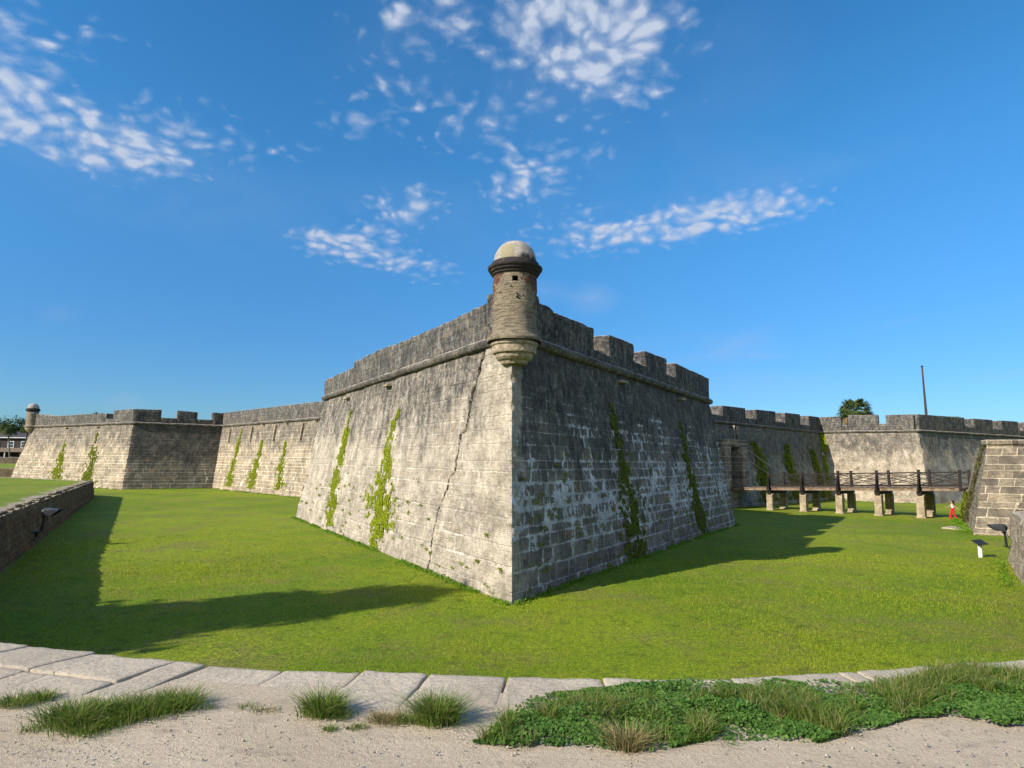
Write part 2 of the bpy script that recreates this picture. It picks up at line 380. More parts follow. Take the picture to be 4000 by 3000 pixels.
M_PAR = masonry('blackened_parapet_plaster', bw=.8, bh=.33, joints=(.5, .5), jtop=14., stain0=.26, stain1=1.2, vtop=9.3, fleck=.75, bumpd=.08, plaster=.4, pcol=(.42, .39, .34), streak=1.2, brick_dark=.3)
M_PARB = masonry('blackened_shaded_parapet', bw=.8, bh=.33, joints=(.6, .4), jtop=14., stain0=.62, stain1=1.25, vtop=9.3, fleck=.3, bumpd=.08, plaster=.3, pcol=(.36, .34, .31), streak=1.2, dark=(.04, .041, .044), brick_dark=.3)  # parapet copy for faces away from the sun, shade put into its tones
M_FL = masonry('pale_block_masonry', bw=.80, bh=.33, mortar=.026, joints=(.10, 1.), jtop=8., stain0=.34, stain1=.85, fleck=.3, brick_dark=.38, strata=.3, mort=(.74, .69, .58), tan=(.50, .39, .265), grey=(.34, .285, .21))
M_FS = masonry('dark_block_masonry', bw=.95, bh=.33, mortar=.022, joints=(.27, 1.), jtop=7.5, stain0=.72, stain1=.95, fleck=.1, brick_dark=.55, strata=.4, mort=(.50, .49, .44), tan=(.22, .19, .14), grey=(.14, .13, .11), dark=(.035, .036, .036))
M_RC = masonry('grey_green_masonry', bw=.7, bh=.33, joints=(.45, .5), jtop=9., stain0=.55, stain1=1., fleck=.6, brick_dark=.5, plaster=.3, pcol=(.30, .29, .27), green=.35, dark=(.06, .062, .062))  # grey blocks with heavy dark streaks and green patches
M_RF = masonry('patchy_plastered_masonry', bw=1.0, bh=.36, joints=(.45, .4), jtop=9., stain0=.56, stain1=.9, fleck=.6, brick_dark=.40, plaster=.45, pcol=(.56, .48, .37), streak=.7)
M_RS = masonry('speckled_grey_plaster', bw=1.0, bh=.36, joints=(.8, .3), jtop=9., stain0=.85, stain1=1.1, fleck=.9, brick_dark=.2, plaster=.5, pcol=(.34, .32, .29), streak=.3)
M_RAV = masonry('large_block_masonry', bw=1.15, bh=.44, mortar=.030, joints=(-.6, 1.), jtop=30., stain0=.10, stain1=.4, vtop=8., fleck=.15, brick_dark=.9, strata=.9, mort=(.66, .57, .43), tan=(.46, .37, .26), grey=(.33, .28, .21), bumpd=.08, warp=.8)
M_PIER = masonry('pier_block_masonry', bw=2.0, bh=.33, mortar=.022, joints=(-.6, 1.), jtop=30., stain0=-.3, stain1=.3, fleck=.3, brick_dark=.1, strata=.15, mort=(.55, .49, .38), tan=(.45, .36, .24), grey=(.34, .28, .2))
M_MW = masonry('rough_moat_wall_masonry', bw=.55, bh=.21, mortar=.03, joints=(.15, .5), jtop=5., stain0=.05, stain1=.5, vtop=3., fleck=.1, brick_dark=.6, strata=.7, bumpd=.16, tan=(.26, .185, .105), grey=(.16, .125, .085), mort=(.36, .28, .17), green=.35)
M_RCW = masonry('sunlit_tone_rubble', bw=.45, bh=.24, mortar=.03, warp=2., joints=(-.2, .8), jtop=30., stain0=.05, stain1=.4, vtop=6., fleck=.3, brick_dark=.45, strata=.5, mort=(.52, .45, .35), tan=(.58, .49, .37), grey=(.44, .38, .3), bumpd=.12, green=.2, grain=.4)  # lit variant of the moat wall stone, sunlight put into paler tones
def sandmat():
    m, t, b = mat('pale_shell_sand'); ob = t.n('ShaderNodeTexCoord').outputs['Object']
    a = t.noise(ob, .9, 5., .6); f = t.noise(ob, 34., 5., .8); g = t.noise(ob, 120., 2., .8); st = t.noise(t.scale(ob, (1., 2.6, 1.)), 2.4, 5., .65)
    c0 = t.mix(t.ramp(a, .35, .7), (.62, .53, .405), (.53, .445, .33)); c0 = t.mix(t.m('MULTIPLY', t.ramp(st, .52, .72), .55), c0, (.27, .22, .17))
    c0 = t.mix(t.m('MULTIPLY', t.ramp(f, .35, .62, 1., 0.), .35), c0, (.28, .22, .16))
    c0 = t.mix(t.m('MULTIPLY', t.ramp(g, .60, .72), .7), c0, (.72, .65, .54)); c0 = t.mix(t.m('MULTIPLY', t.ramp(g, .28, .38, 1., 0.), .5), c0, (.22, .18, .14))
    c0 = t.mix(t.m('MULTIPLY', t.ramp(t.noise(ob, 15., 2., .5), .68, .74), .5), c0, (.17, .14, .115))
    t.set(b.inputs['Base Color'], c0)
    setbump(t, b, t.m('ADD', t.m('MULTIPLY', f, .9), t.m('ADD', t.m('MULTIPLY', g, .6), t.m('MULTIPLY', st, 1.2))), .022)
    return m
M_SAND = sandmat()
def copemat():
    m, t, b = mat('worn_coquina_coping'); ob = t.n('ShaderNodeTexCoord').outputs['Object']
    a = t.noise(ob, 1.3, 5., .6); f = t.noise(ob, 30., 5., .8); g = t.noise(ob, 95., 3., .8); p = t.n('ShaderNodeTexVoronoi', i={'Vector': ob, 'Scale': 44.}).outputs[0]
    c0 = t.mix(t.ramp(a, .35, .7), (.57, .50, .40), (.45, .39, .31))
    c0 = t.mix(t.m('MULTIPLY', t.ramp(f, .32, .58, 1., 0.), .55), c0, (.20, .175, .145)); c0 = t.mix(t.m('MULTIPLY', t.ramp(g, .58, .7), .7), c0, (.66, .61, .52))
    c0 = t.mix(t.m('MULTIPLY', t.ramp(p, .0, .2, 1., 0.), .2), c0, (.17, .15, .125))
    t.set(b.inputs['Base Color'], c0)
    setbump(t, b, t.m('ADD', t.m('MULTIPLY', f, 1.), t.m('ADD', t.m('MULTIPLY', g, .5), t.m('MULTIPLY', t.noise(ob, 9., 4., .6), 1.2))), .016)
    return m
M_COPE = copemat()
def lawnmat(name, edge=False):
    m, t, b = mat(name); ob = t.n('ShaderNodeTexCoord').outputs['Object']
    a = t.noise(ob, .09, 4., .6); bb = t.noise(ob, .5, 4., .6); cc = t.noise(t.scale(ob, (1., 1., .3)), 5., 4., .7); f = t.m('ADD', t.m('MULTIPLY', t.noise(ob, 30., 4., .8), .6), t.m('MULTIPLY', t.noise(ob, 9., 5., .85), .4))
    c0 = t.mix(t.ramp(a, .40, .60), (.17, .285, .005), (.32, .40, .008))
    c0 = t.mix(t.m('MULTIPLY', t.ramp(bb, .46, .66), .6), c0, (.36, .37, .025)); c0 = t.mix(t.m('MULTIPLY', t.ramp(cc, .5, .72), .5), c0, (.11, .18, .005)); c0 = t.mix(t.m('MULTIPLY', t.ramp(t.noise(ob, 1.7, 5., .75), .53, .64), .5), c0, (.07, .13, .006))
    brn = t.ramp(t.m('ADD', t.noise(ob, .30, 6., .75), t.m('MULTIPLY', cc, .30)), .64, .78); c0 = t.mix(t.m('MULTIPLY', brn, .7), c0, (.27, .23, .07))
    c0 = t.mix(t.ramp(f, .40, .58, .9, 0.), c0, (.04, .075, .004)); c0 = t.mix(t.m('MULTIPLY', t.ramp(f, .55, .68), .7), c0, (.42, .44, .08))
    if edge:
        U = t.n('ShaderNodeSeparateXYZ', i={0: t.n('ShaderNodeUVMap', uv_map='UVMap').outputs[0]}).outputs[0]
        e = t.ramp(t.m('ADD', U, t.m('ADD', t.m('MULTIPLY', t.m('SUBTRACT', t.noise(ob, .55, 3., .6), .5), 3.2), t.m('MULTIPLY', t.m('SUBTRACT', cc, .5), .8))), .75, 1.05)
        c0 = t.mix(e, t.mix(t.ramp(cc, .3, .7), (.42, .36, .28), (.24, .20, .15)), c0)
    t.set(b.inputs['Base Color'], c0); b.inputs['Roughness'].default_value = .85
    setbump(t, b, t.m('ADD', t.m('MULTIPLY', f, 1.), t.m('MULTIPLY', cc, .8)), .05)
    return m
M_LAWN = lawnmat('mown_lawn'); M_LAWN2 = lawnmat('lawn_with_worn_edge', True)
M_BLADE = leafmat('lawn_blades', [(.09, .16, .004), (.24, .33, .006), (.38, .45, .010), (.13, .21, .005), (.50, .48, .09)], .38, True)
M_IVY = leafmat('bright_ivy', [(.26, .33, .008), (.33, .38, .010), (.15, .23, .008), (.38, .40, .03)], .3)
M_IVYD = leafmat('dark_ivy', [(.08, .13, .012), (.13, .18, .015), (.19, .22, .02), (.05, .08, .01)], .3)
M_IVYM = leafmat('mid_green_ivy', [(.12, .18, .012), (.20, .26, .015), (.28, .29, .02), (.07, .12, .01)], .3)
M_CREEP = leafmat('dry_creeper', [(.07, .09, .02), (.13, .13, .04), (.16, .12, .06), (.10, .14, .02)], .2)
M_FRINGE = leafmat('foot_weeds', [(.10, .22, .010), (.15, .28, .012), (.08, .16, .01)], .3)
M_WEED = leafmat('clover_leaves', [(.045, .12, .02), (.07, .17, .025), (.12, .22, .04), (.035, .08, .015)], .3)
M_WGR = leafmat('long_grass', [(.06, .13, .010), (.10, .19, .015), (.17, .25, .03), (.33, .29, .13), (.07, .15, .010), (.12, .21, .02)], .35)
M_DRY = leafmat('dry_grass', [(.36, .27, .13), (.24, .19, .08), (.13, .15, .03), (.42, .34, .2)], .3)
M_PALM = leafmat('palm_fronds', [(.035, .065, .018), (.06, .09, .02), (.09, .11, .03), (.045, .07, .02)], .2)
M_PALMD = leafmat('dead_palm_fronds', [(.26, .16, .08), (.18, .12, .06), (.32, .22, .12)], .2)
M_TREE = leafmat('oak_leaves', [(.02, .04, .01), (.035, .06, .014), (.05, .08, .018)], .2)
M_TRUNK = plain('palm_trunk_bark', (.22, .19, .16), .9, .5, 12., bump=.02, stretch=(1, 1, 3))
M_TIMBER = plain('dark_tarred_timber', (.020, .014, .012), .7, .5, 6., bump=.01, stretch=(1, 1, 1))
M_PLANK = plain('weathered_deck_planks', (.21, .165, .125), .85, .5, 5., bump=.01, col2=(.10, .07, .05))
M_STRING = plain('aged_bridge_beam', (.25, .19, .135), .85, .5, 3., bump=.01, col2=(.13, .09, .06))
M_IRON = plain('dark_iron', (.03, .03, .033), .5, .3, 10., metal=.2)
M_LAMP = plain('black_lamp_housing', (.02, .026, .03), .45, .3, 10.)
M_VISOR = plain('grey_lamp_visor', (.045, .048, .055), .4, .3, 6.)
M_WHITE = plain('white_pipe_plastic', (.72, .72, .70), .5, .1, 6.)
M_BLACK = plain('opening_shade_black', (.012, .011, .011), .9, .4, 6.)  # near-black for the shade inside the gate opening and putlog holes
M_BEAM = plain('pale_grey_door_beam', (.20, .21, .23), .8, .3, 6.)
M_CANN = plain('cast_iron_cannon', (.035, .033, .036), .5, .3, 8., metal=.3)
M_BRONZE = plain('green_bronze_cannon', (.10, .22, .19), .5, .4, 8., metal=.2)
M_MAST = plain('weathered_mast_timber', (.06, .045, .04), .8, .4, 3., col2=(.025, .02, .02), stretch=(3, 3, .4))
M_SIDING = plain('dark_house_shingles', (.045, .036, .033), .85, .3, 6.)
M_ROOFH = plain('slate_roof', (.06, .055, .065), .8, .3, 4.)
M_TRIM = plain('white_house_trim', (.55, .58, .62), .6, .15, 6.)
M_PORCH = plain('faded_porch_fascia', (.20, .155, .135), .8, .25, 3.)
M_PANE = plain('window_glass', (.05, .07, .09), .1, .3, 2., spec=.6)
M_SKIN = plain('skin', (.42, .24, .16), .6, .08, 8.)
M_HAIR = plain('black_hair', (.015, .012, .012), .5, .3, 20.)
M_TOP = plain('white_tank_top', (.80, .80, .82), .8, .06, 9.)
M_RED = plain('red_trousers', (.55, .012, .018), .8, .15, 9.)
M_SLAB = plain('worn_flat_slab', (.42, .37, .28), .9, .3, 3., bump=.02)
def domemat():
    m, t, b = mat('limewashed_dome'); ob = t.n('ShaderNodeTexCoord').outputs['Object']
    n = t.noise(ob, 5., 5., .65); f = t.noise(ob, 22., 4., .7)
    s = t.n('ShaderNodeSeparateXYZ', i={0: ob})
    c0 = t.mix(t.ramp(n, .35, .7), (.37, .34, .30), (.24, .22, .20)); c0 = t.mix(t.m('MULTIPLY', t.ramp(f, .6, .72), .5), c0, (.66, .62, .56))
    # olive repair patch and black mottling low on the right side
    px = t.m('ABSOLUTE', t.m('ADD', s.outputs[0], .19)); pz = t.m('ABSOLUTE', t.m('SUBTRACT', s.outputs[2], 10.30))
    pm = t.m('MULTIPLY', t.ramp(t.m('ADD', px, t.m('MULTIPLY', n, .22)), .30, .34, 1., 0.), t.ramp(t.m('ADD', pz, t.m('MULTIPLY', n, .25)), .34, .42, 1., 0.))
    pm = t.m('MULTIPLY', pm, t.ramp(s.outputs[1], 19.7, 19.8, 1., 0.))
    c0 = t.mix(t.m('MULTIPLY', pm, .9), c0, t.mix(f, (.30, .27, .16), (.22, .20, .12)))
    lm = t.ramp(t.m('ADD', t.m('MULTIPLY', n, .55), t.m('SUBTRACT', 10.42, s.outputs[2])), .42, .52); lm = t.m('MULTIPLY', lm, t.ramp(s.outputs[0], .02, .3))
    c0 = t.mix(lm, c0, (.05, .045, .045))
    t.set(b.inputs['Base Color'], c0); setbump(t, b, t.m('ADD', n, t.m('MULTIPLY', f, .5)), .03); return m
def shaftmat(red=1.):
    m, t, b = mat('sentry_box_stone'); ob = t.n('ShaderNodeTexCoord').outputs['Object']
    s = t.n('ShaderNodeSeparateXYZ', i={0: ob}); n = t.noise(ob, 3.5, 5., .65); f = t.noise(ob, 20., 5., .75); st = t.noise(t.scale(ob, (1.5, 1.5, 12.)), 1.6, 4., .65)
    c0 = t.mix(t.ramp(n, .35, .7), (.37, .31, .225), (.26, .225, .17)); c0 = t.mix(t.m('MULTIPLY', t.ramp(st, .50, .62), .65), c0, (.12, .10, .075))
    c0 = t.mix(t.m('MULTIPLY', t.ramp(t.noise(ob, 11., 6., .9), .38, .46, 1., 0.), .55), c0, (.11, .09, .07))
    c0 = t.mix(t.m('MULTIPLY', t.ramp(f, .58, .72), .5), c0, (.52, .46, .36))
    hz = t.m('MULTIPLY', t.m('SUBTRACT', s.outputs[2], 8.7), .20); side = t.m('MULTIPLY', t.m('ABSOLUTE', t.m('MULTIPLY', s.outputs[0], red)), .42)
    rm = t.ramp(t.m('ADD', t.m('ADD', t.noise(ob, 4.2, 5., .7), hz), side), .78, .86); c0 = t.mix(t.m('MULTIPLY', rm, .85), c0, t.mix(f, (.17, .055, .035), (.10, .045, .035)))
    dm = t.ramp(t.m('ADD', t.m('ADD', t.noise(ob, 5.5, 5., .7), t.m('MULTIPLY', t.m('SUBTRACT', s.outputs[2], 9.1), .40)), t.m('MULTIPLY', s.outputs[0], .15*red)), .76, .90)
    c0 = t.mix(t.m('MULTIPLY', dm, .8), c0, (.055, .045, .045))
    t.set(b.inputs['Base Color'], c0); setbump(t, b, t.m('ADD', t.m('MULTIPLY', st, 1.6), t.m('ADD', n, f)), .09); return m
M_CRK = plain('crack_shade_rubble', (.045, .038, .03), .95, .4, 9., bump=.05, col2=(.20, .16, .11), lo=.5, hi=.7)  # dark tone painted on the crack faces for shade in the gap
M_DOME = domemat(); M_SHAFT = shaftmat(); M_SHAFT2 = shaftmat(0.)
M_CORN = plain('blackened_cornice', (.028, .024, .025), .85, .4, 4., bump=.03, col2=(.13, .07, .05), lo=.60, hi=.75)
M_CORB = plain('ochre_corbel_stone', (.38, .315, .225), .9, .35, 7., bump=.04, col2=(.21, .175, .125))
M_CORD = masonry('rounded_cordon_stone', bw=.9, bh=3., mortar=.03, joints=(1., .3), stain0=.62, stain1=1.1, vtop=8., fleck=.6, tan=(.36, .30, .22), grey=(.25, .22, .18), brick_dark=.4, strata=.1)

# ------------------------------------------------------------------ terrain
def ss(a, b, x):
    t = min(1, max(0, (x-a)/(b-a))); return t*t*(3-2*t)
def H(x, y): return -.5*ss(25, 75, y)*ss(0, 20, x)
def moat_z(x, y): return H(x, y)+.03*noise.noise(Vector((x*.25, y*.25, 0)))
def build_ground():
    g = MB(); s = 3000
    xs = [-s, -400, -130, -100, 110, 140, 400, s]; ys = [-s, -60, 128, 160, 500, s]
    g.grid([[(x, y, -1.2) for x in xs] for y in ys], 7, 5)
    tag(g.build('ground', M_LAWN), 'far grassy ground round the fort', 'ground', kind='structure')
    g = MB(); xs = np.arange(-100, 111, 1.5); ys = np.arange(4, 126, 1.5)
    g.grid([[(x, y, moat_z(x, y)) for x in xs] for y in ys], len(xs)-1, len(ys)-1)
    tag(g.build('lawn', M_LAWN, smooth=True), 'mown green lawn filling the dry moat', 'lawn', kind='structure')
    # ground beyond the north end: bank, slope and upper ground
    g = MB()
    P = [[(-140, 79.5, 1.88), (-95, 88.3, 1.88), (-60, 94, 1.88)], [(-150, 119, 2.2), (-100, 120, 2.2), (-60, 121, 2.2)]]
    g.grid(P, 2, 1); g.grid([[(-300, 121.4, 3.1), (-60, 122.4, 3.1)], [(-400, 320, 3.1), (-40, 320, 3.1)]], 1, 1)
    tag(g.build('field', M_LAWN), 'strip of lawn beyond the far bastion tip', 'field', kind='structure')
build_ground()

# outer edge of the dry moat (top edge of its outer wall): x, y, z, outward direction
W = [(-95, 92.5, 1.5, -1, .05), (-57, 70, 1.5, -1, 0), (-38.3, 58.9, 1.5, -1, -.1), (-16.85, 21.3, 1.78, -.93, -.36), (-8.5, 7.3, 2.08, -.85, -.52), (-6.3, 6.4, 2.1, -.6, -.8),
     (-4.65, 6.05, 2.1, -.40, -.92), (-3.88, 5.86, 2.1, -.33, -.94), (-2.99, 5.6, 2.1, -.28, -.96), (-1.83, 5.38, 2.1, -.2, -.98), (-.64, 5.34, 2.1, -.1, -1), (.03, 5.29, 2.1, 0, -1),
     (.75, 5.26, 2.1, 0, -1), (1.43, 5.24, 2.1, .1, -1), (2.73, 5.45, 2.1, .22, -.97), (3.53, 5.67, 2.1, .3, -.95), (4.46, 5.86, 2.1, .4, -.92), (7.4, 7.0, 2.1, .6, -.8),
     (10.3, 11.2, 2.08, .8, -.6), (16.1, 19.95, 1.95, .85, -.5), (19.75, 25.3, 1.95, .9, -.42), (20.4, 26.25, 1.97, .95, -.3), (24.5, 26.5, 2.2, .8, -.6), (42, 12, 2.2, .7, -.7)]
def wdense(i0, i1, step):
    out = []
    for k in range(i0, i1):
        a, b = np.array(W[k]), np.array(W[k+1]); n = max(1, int(np.hypot(*(b-a)[:2])/step))
        for j in range(n): out.append(a+(b-a)*j/n)
    out.append(np.array(W[i1])); return out
def shelf(name, i0, i1, offs, mt, lab, cat, step, inner=0., sink=0.):
    g = MB(); pts = wdense(i0, i1, step)
    rows = []; uv = []
    for o in offs:
        row = []; ur = []; s = 0; pp = None
        for p in pts:
            d = p[3:5]/np.hypot(*p[3:5]); x, y = p[:2]+d*o
            if pp is not None: s += np.hypot(*(p[:2]-pp))
            pp = p[:2]
            z = p[2]-sink+.035*noise.noise(Vector((x*.5, y*.5, 3)))+(.012*noise.noise(Vector((x*2.5, y*2.5, 3))) if o < 8 else 0)
            row.append((x, y, z)); ur.append((o, s))
        rows.append(row); uv.append(ur)
    g.grid(rows, len(pts)-1, len(offs)-1, uv, flip=True)
    return tag(g.build(name, mt, smooth=True), lab, cat, kind='structure')
shelf('field', 0, 4, [.1, .4, .8, 1.2, 1.8, 2.6, 4, 7, 12, 25, 60], M_LAWN2, 'raised green lawn behind the left moat wall', 'field', 1.2, sink=.02)
shelf('path', 4, 18, [.3, .5, .7, .9, 1.1, 1.3, 1.5, 1.75, 2, 2.3, 2.6, 3, 3.5, 4.2, 5, 7, 10, 20], M_SAND, 'pale sandy gravel path along the coping', 'path', .15, sink=.03)
shelf('field', 18, 23, [.3, .6, 1, 1.5, 2.5, 5, 12, 30], M_LAWN2, 'raised grassy edge above the right moat wall', 'field', .8, sink=.02)

# ------------------------------------------------------------------ moat walls
def wallstrip(i0, i1, name, parent, step=.25, batter=.28, drop=.02, mt=None, rough=1.):
    g = MB(); pts = wdense(i0, i1, step); rows = []; uv = []
    nrow = 13
    tang = []
    for k in range(len(pts)):
        a = pts[max(0, k-1)][:2]; b = pts[min(len(pts)-1, k+1)][:2]; t = (b-a)/np.hypot(*(b-a)); tang.append(t)
    sarr = [0]
    for k in range(1, len(pts)): sarr.append(sarr[-1]+np.hypot(*(pts[k][:2]-pts[k-1][:2])))
    for j in range(nrow+1):
        f = j/nrow; row = []; ur = []
        for k, p in enumerate(pts):
            n = np.array([-tang[k][1], tang[k][0]])           # towards the moat
            zt = p[2]-drop-(0 if j < nrow else 0); z = -.55+(zt+.55)*f
            if j == nrow: z += .05*N3((p[0], p[1], 9), 2.2)+.03*N3((p[0], p[1], 9), 6.)
            q = p[:2]+n*batter*(1-f)
            am = .045*N3((q[0], q[1], z), 2.)+.05*N3((q[0], q[1], z*1.7), 5.)+.03*N3((q[0]*.7, q[1]*.7, z*6), 1.6)
            # courses of stone stepping in and out
            am += .028*math.sin(z*2*math.pi/.22+1.5*N3((q[0], q[1], 0), .8))
            am *= rough; q = q+n*am; row.append((q[0], q[1], z)); ur.append((sarr[k], z))
        rows.append(row); uv.append(ur)
    # top returning inward
    for o in (.25, .55):
        row = []; ur = []
        for k, p in enumerate(pts):
            n = np.array([-tang[k][1], tang[k][0]]); q = p[:2]-n*o
            row.append((q[0], q[1], p[2]-drop-.06*(o > .3)+.03*N3((q[0], q[1], 1), 2.))); ur.append((sarr[k], p[2]+o))
        rows.append(row); uv.append(ur)
    g.grid(rows, len(pts)-1, len(rows)-1, uv)
    return g.build(name, mt or M_MW, parent)
mw = empty('moat_wall', (-16.8, 21, 0), 'rough dark stone wall in shade holding up the left lawn', 'wall')
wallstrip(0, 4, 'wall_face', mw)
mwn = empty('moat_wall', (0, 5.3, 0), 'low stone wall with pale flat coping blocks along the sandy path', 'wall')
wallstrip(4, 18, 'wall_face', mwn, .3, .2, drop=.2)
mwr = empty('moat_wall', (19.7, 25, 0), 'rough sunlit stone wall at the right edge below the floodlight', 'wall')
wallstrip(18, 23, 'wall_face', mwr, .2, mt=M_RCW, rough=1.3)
# rubble stones standing along the top of the left wall
def rubble():
    pts = wdense(2, 4, .45)
    g = MB()
    for k, p in enumerate(pts[:-1]):
        if random.random() < .35: continue
        q = pts[k+1]; t = (q-p)[:2]/np.hypot(*(q-p)[:2]); n = np.array([-t[1], t[0]])
        l = random.uniform(.2, .42); w = random.uniform(.18, .34); h = random.uniform(.05, .13)
        c = p[:2]+t*random.uniform(0, .1)-n*random.uniform(.05, .12)
        P = [(*(c+t*a-n*b), p[2]-.1+zz) for zz in (0, h+.1) for a, b in ((0, 0), (l, 0), (l, w), (0, w))]
        rbox(g, P, .1, .05, .03, 5.)
    g.build('top_stones', M_MW, mw, True)
rubble()
# coping blocks of the near wall
def coping():
    joints = [-140, 136, 380, 470, 696, 827, 1121, 1429, 1686, 1992, 2367, 2560, 2859, 3284, 3356, 3655, 3700, 3971, 4200]
    edge = [(p[0], p[1]) for p in wdense(4, 18, .05)]
    ex = np.array([e[0] for e in edge]); ey = np.array([e[1] for e in edge])
    pxs = 2000+FPX*ex/(ey*math.cos(PITCH)-(EYE-2.1)*math.sin(PITCH))
    def P(px): return np.array([np.interp(px, pxs, ex), np.interp(px, pxs, ey)])
    dirs = {0: np.array([-.62, -.78])}
    for i in range(len(joints)-1):
        a, b = joints[i], joints[i+1]
        if b-a < 60: continue
        A, B = P(a), P(b)
        def inward(p):
            an = math.atan2(p[0]*.16, 1.); return np.array([-math.sin(-an*1.0)*1.0 if 0 else p[0]*.13-.10, -1.])
        da, db = inward(A), inward(B); da /= np.hypot(*da); db /= np.hypot(*db)
        g_ = .012
        t = (B-A)/np.hypot(*(B-A)); A2, B2 = A+t*g_*random.uniform(.1, .9), B-t*g_*random.uniform(.1, .9)
        dp = random.uniform(.62, .80) if a > 600 else .50
        hz = random.uniform(-.015, .025); rows = [(0, dp)]
        if a < 500: rows.append((dp+.015, dp+.45))
        for ri, (o0, o1) in enumerate(rows):
            z0, z1 = 1.86, 2.098+hz*.5-.008*ri
            zz = z1-(.04 if ri == len(rows)-1 else .0)
            jo = random.uniform(-.03, .03)
            pts = []
            for z_f, z_b in ((z0, z0), (z1, zz)):
                pts += [(*(A2+da*o1), z_b), (*(B2+db*o1), z_b), (*(B2+db*(o0-jo*(ri == 0))), z_f), (*(A2+da*(o0+jo*(ri == 0))), z_f)]
            g = MB(); rbox(g, pts, .05, .018, .009, 5.); g.build('coping_stone', M_COPE, mwn, True)
coping()

# ------------------------------------------------------------------ the fort
ZC = 7.70
F = {}      # faces: cordon P,Q and base P,Q
V2 = lambda *a: np.array(a, float)
T0, S0L, C0L, C1L, S1L, T1L = V2(-.02, 19.8), V2(-12.29, 41.44), V2(-6.49, 49.7), V2(-36.6, 80.5), V2(-44.77, 75.15), V2(-66.4, 88.2)
S0R, C0R, C1R, S1R, T1R = V2(12.82, 40.97), V2(7.57, 49.44), V2(38.4, 79.24), V2(47.1, 73.45), V2(73.6, 88.8)
T0b, S0Lb, C0Lb, C1Lb, S1Lb, T1Lb = V2(.06, 17.44), V2(-13.94, 41.75), V2(-8.0, 49.58), V2(-36.65, 78.9), V2(-44.6, 73.66), V2(-68.5, 87.5)
S0Rb, C0Rb, C1Rb, S1Rb, T1Rb = V2(14.4, 41.1), V2(9.07, 49.25), V2(38.4, 77.57), V2(46.9, 71.97), V2(75.4, 87.2)
FACES = {'ML': (T0, S0L, T0b, S0Lb), 'MLf': (S0L, C0L, S0Lb, C0Lb), 'LC': (C0L, C1L, C0Lb, C1Lb), 'LFk': (C1L, S1L, C1Lb, S1Lb), 'LF': (S1L, T1L, S1Lb, T1Lb),
         'MR': (T0, S0R, T0b, S0Rb), 'MRf': (S0R, C0R, S0Rb, C0Rb), 'RC': (C1R, C0R, C1Rb, C0Rb), 'RFk': (C1R, S1R, C1Rb, S1Rb), 'RF': (S1R, T1R, S1Rb, T1Rb)}
def flen(k): return float(np.hypot(*(FACES[k][1]-FACES[k][0])))
def surf(k, u, z):
    Pc, Qc, Pb, Qb = FACES[k]; s = u/flen(k); t = 1-z/ZC
    p = (Pc+(Qc-Pc)*s)*(1-t)+(Pb+(Qb-Pb)*s)*t
    return np.array([p[0], p[1], z])
def fnorm(k):
    Pc, Qc, Pb, Qb = FACES[k]; e = (Qc-Pc)/np.hypot(*(Qc-Pc)); n = np.array([e[1], -e[0]])
    m = (Pb+Qb)/2-(Pc+Qc)/2
    return n if n@m > 0 else -n
CRACK = [(1.75, 7.7), (2.1, 7.0), (2.42, 6.39), (2.6, 6.11), (2.76, 5.68), (2.87, 5.25), (3.02, 4.78), (3.38, 4.69), (3.44, 4.31), (3.54, 3.93), (3.57, 3.41), (3.97, 3.21), (4.02, 2.88), (4.42, 2.35), (4.77, 1.9), (4.83, 1.61), (5.02, 1.18), (5.02, .67), (5.09, .21), (5.1, -1)]
_cz = [c_[1] for c_ in CRACK][::-1]; _cu = [c_[0] for c_ in CRACK][::-1]
def crack_at(z): return np.interp(z, _cz, _cu)+.05*N3((0, 0, z), 2.2)+.05*N3((0, 4, z), 7.), (.032+.03*ss(1.5, 2.5, z)+.075*ss(3, 6.5, z))*(1.+.7*N3((5, 0, z), 3.))
def displ(k, u, z, p):
    d = .05*N3(p, .5)+.03*N3(p, 2.1)+.022*N3(p, 6.)
    if k == 'ML':
        uc, w = crack_at(z)
        a = abs(u-uc)
        if a < w: d -= (.35*ss(0, .04, w-a)+.05)*(.35+.65*ss(1.6, 2.4, z))
        d += .05*ss(.0, .15, uc-u)*ss(1.2, 0, uc-u)*ss(0, 2, z)       # the salient side has shifted outwards
    return d
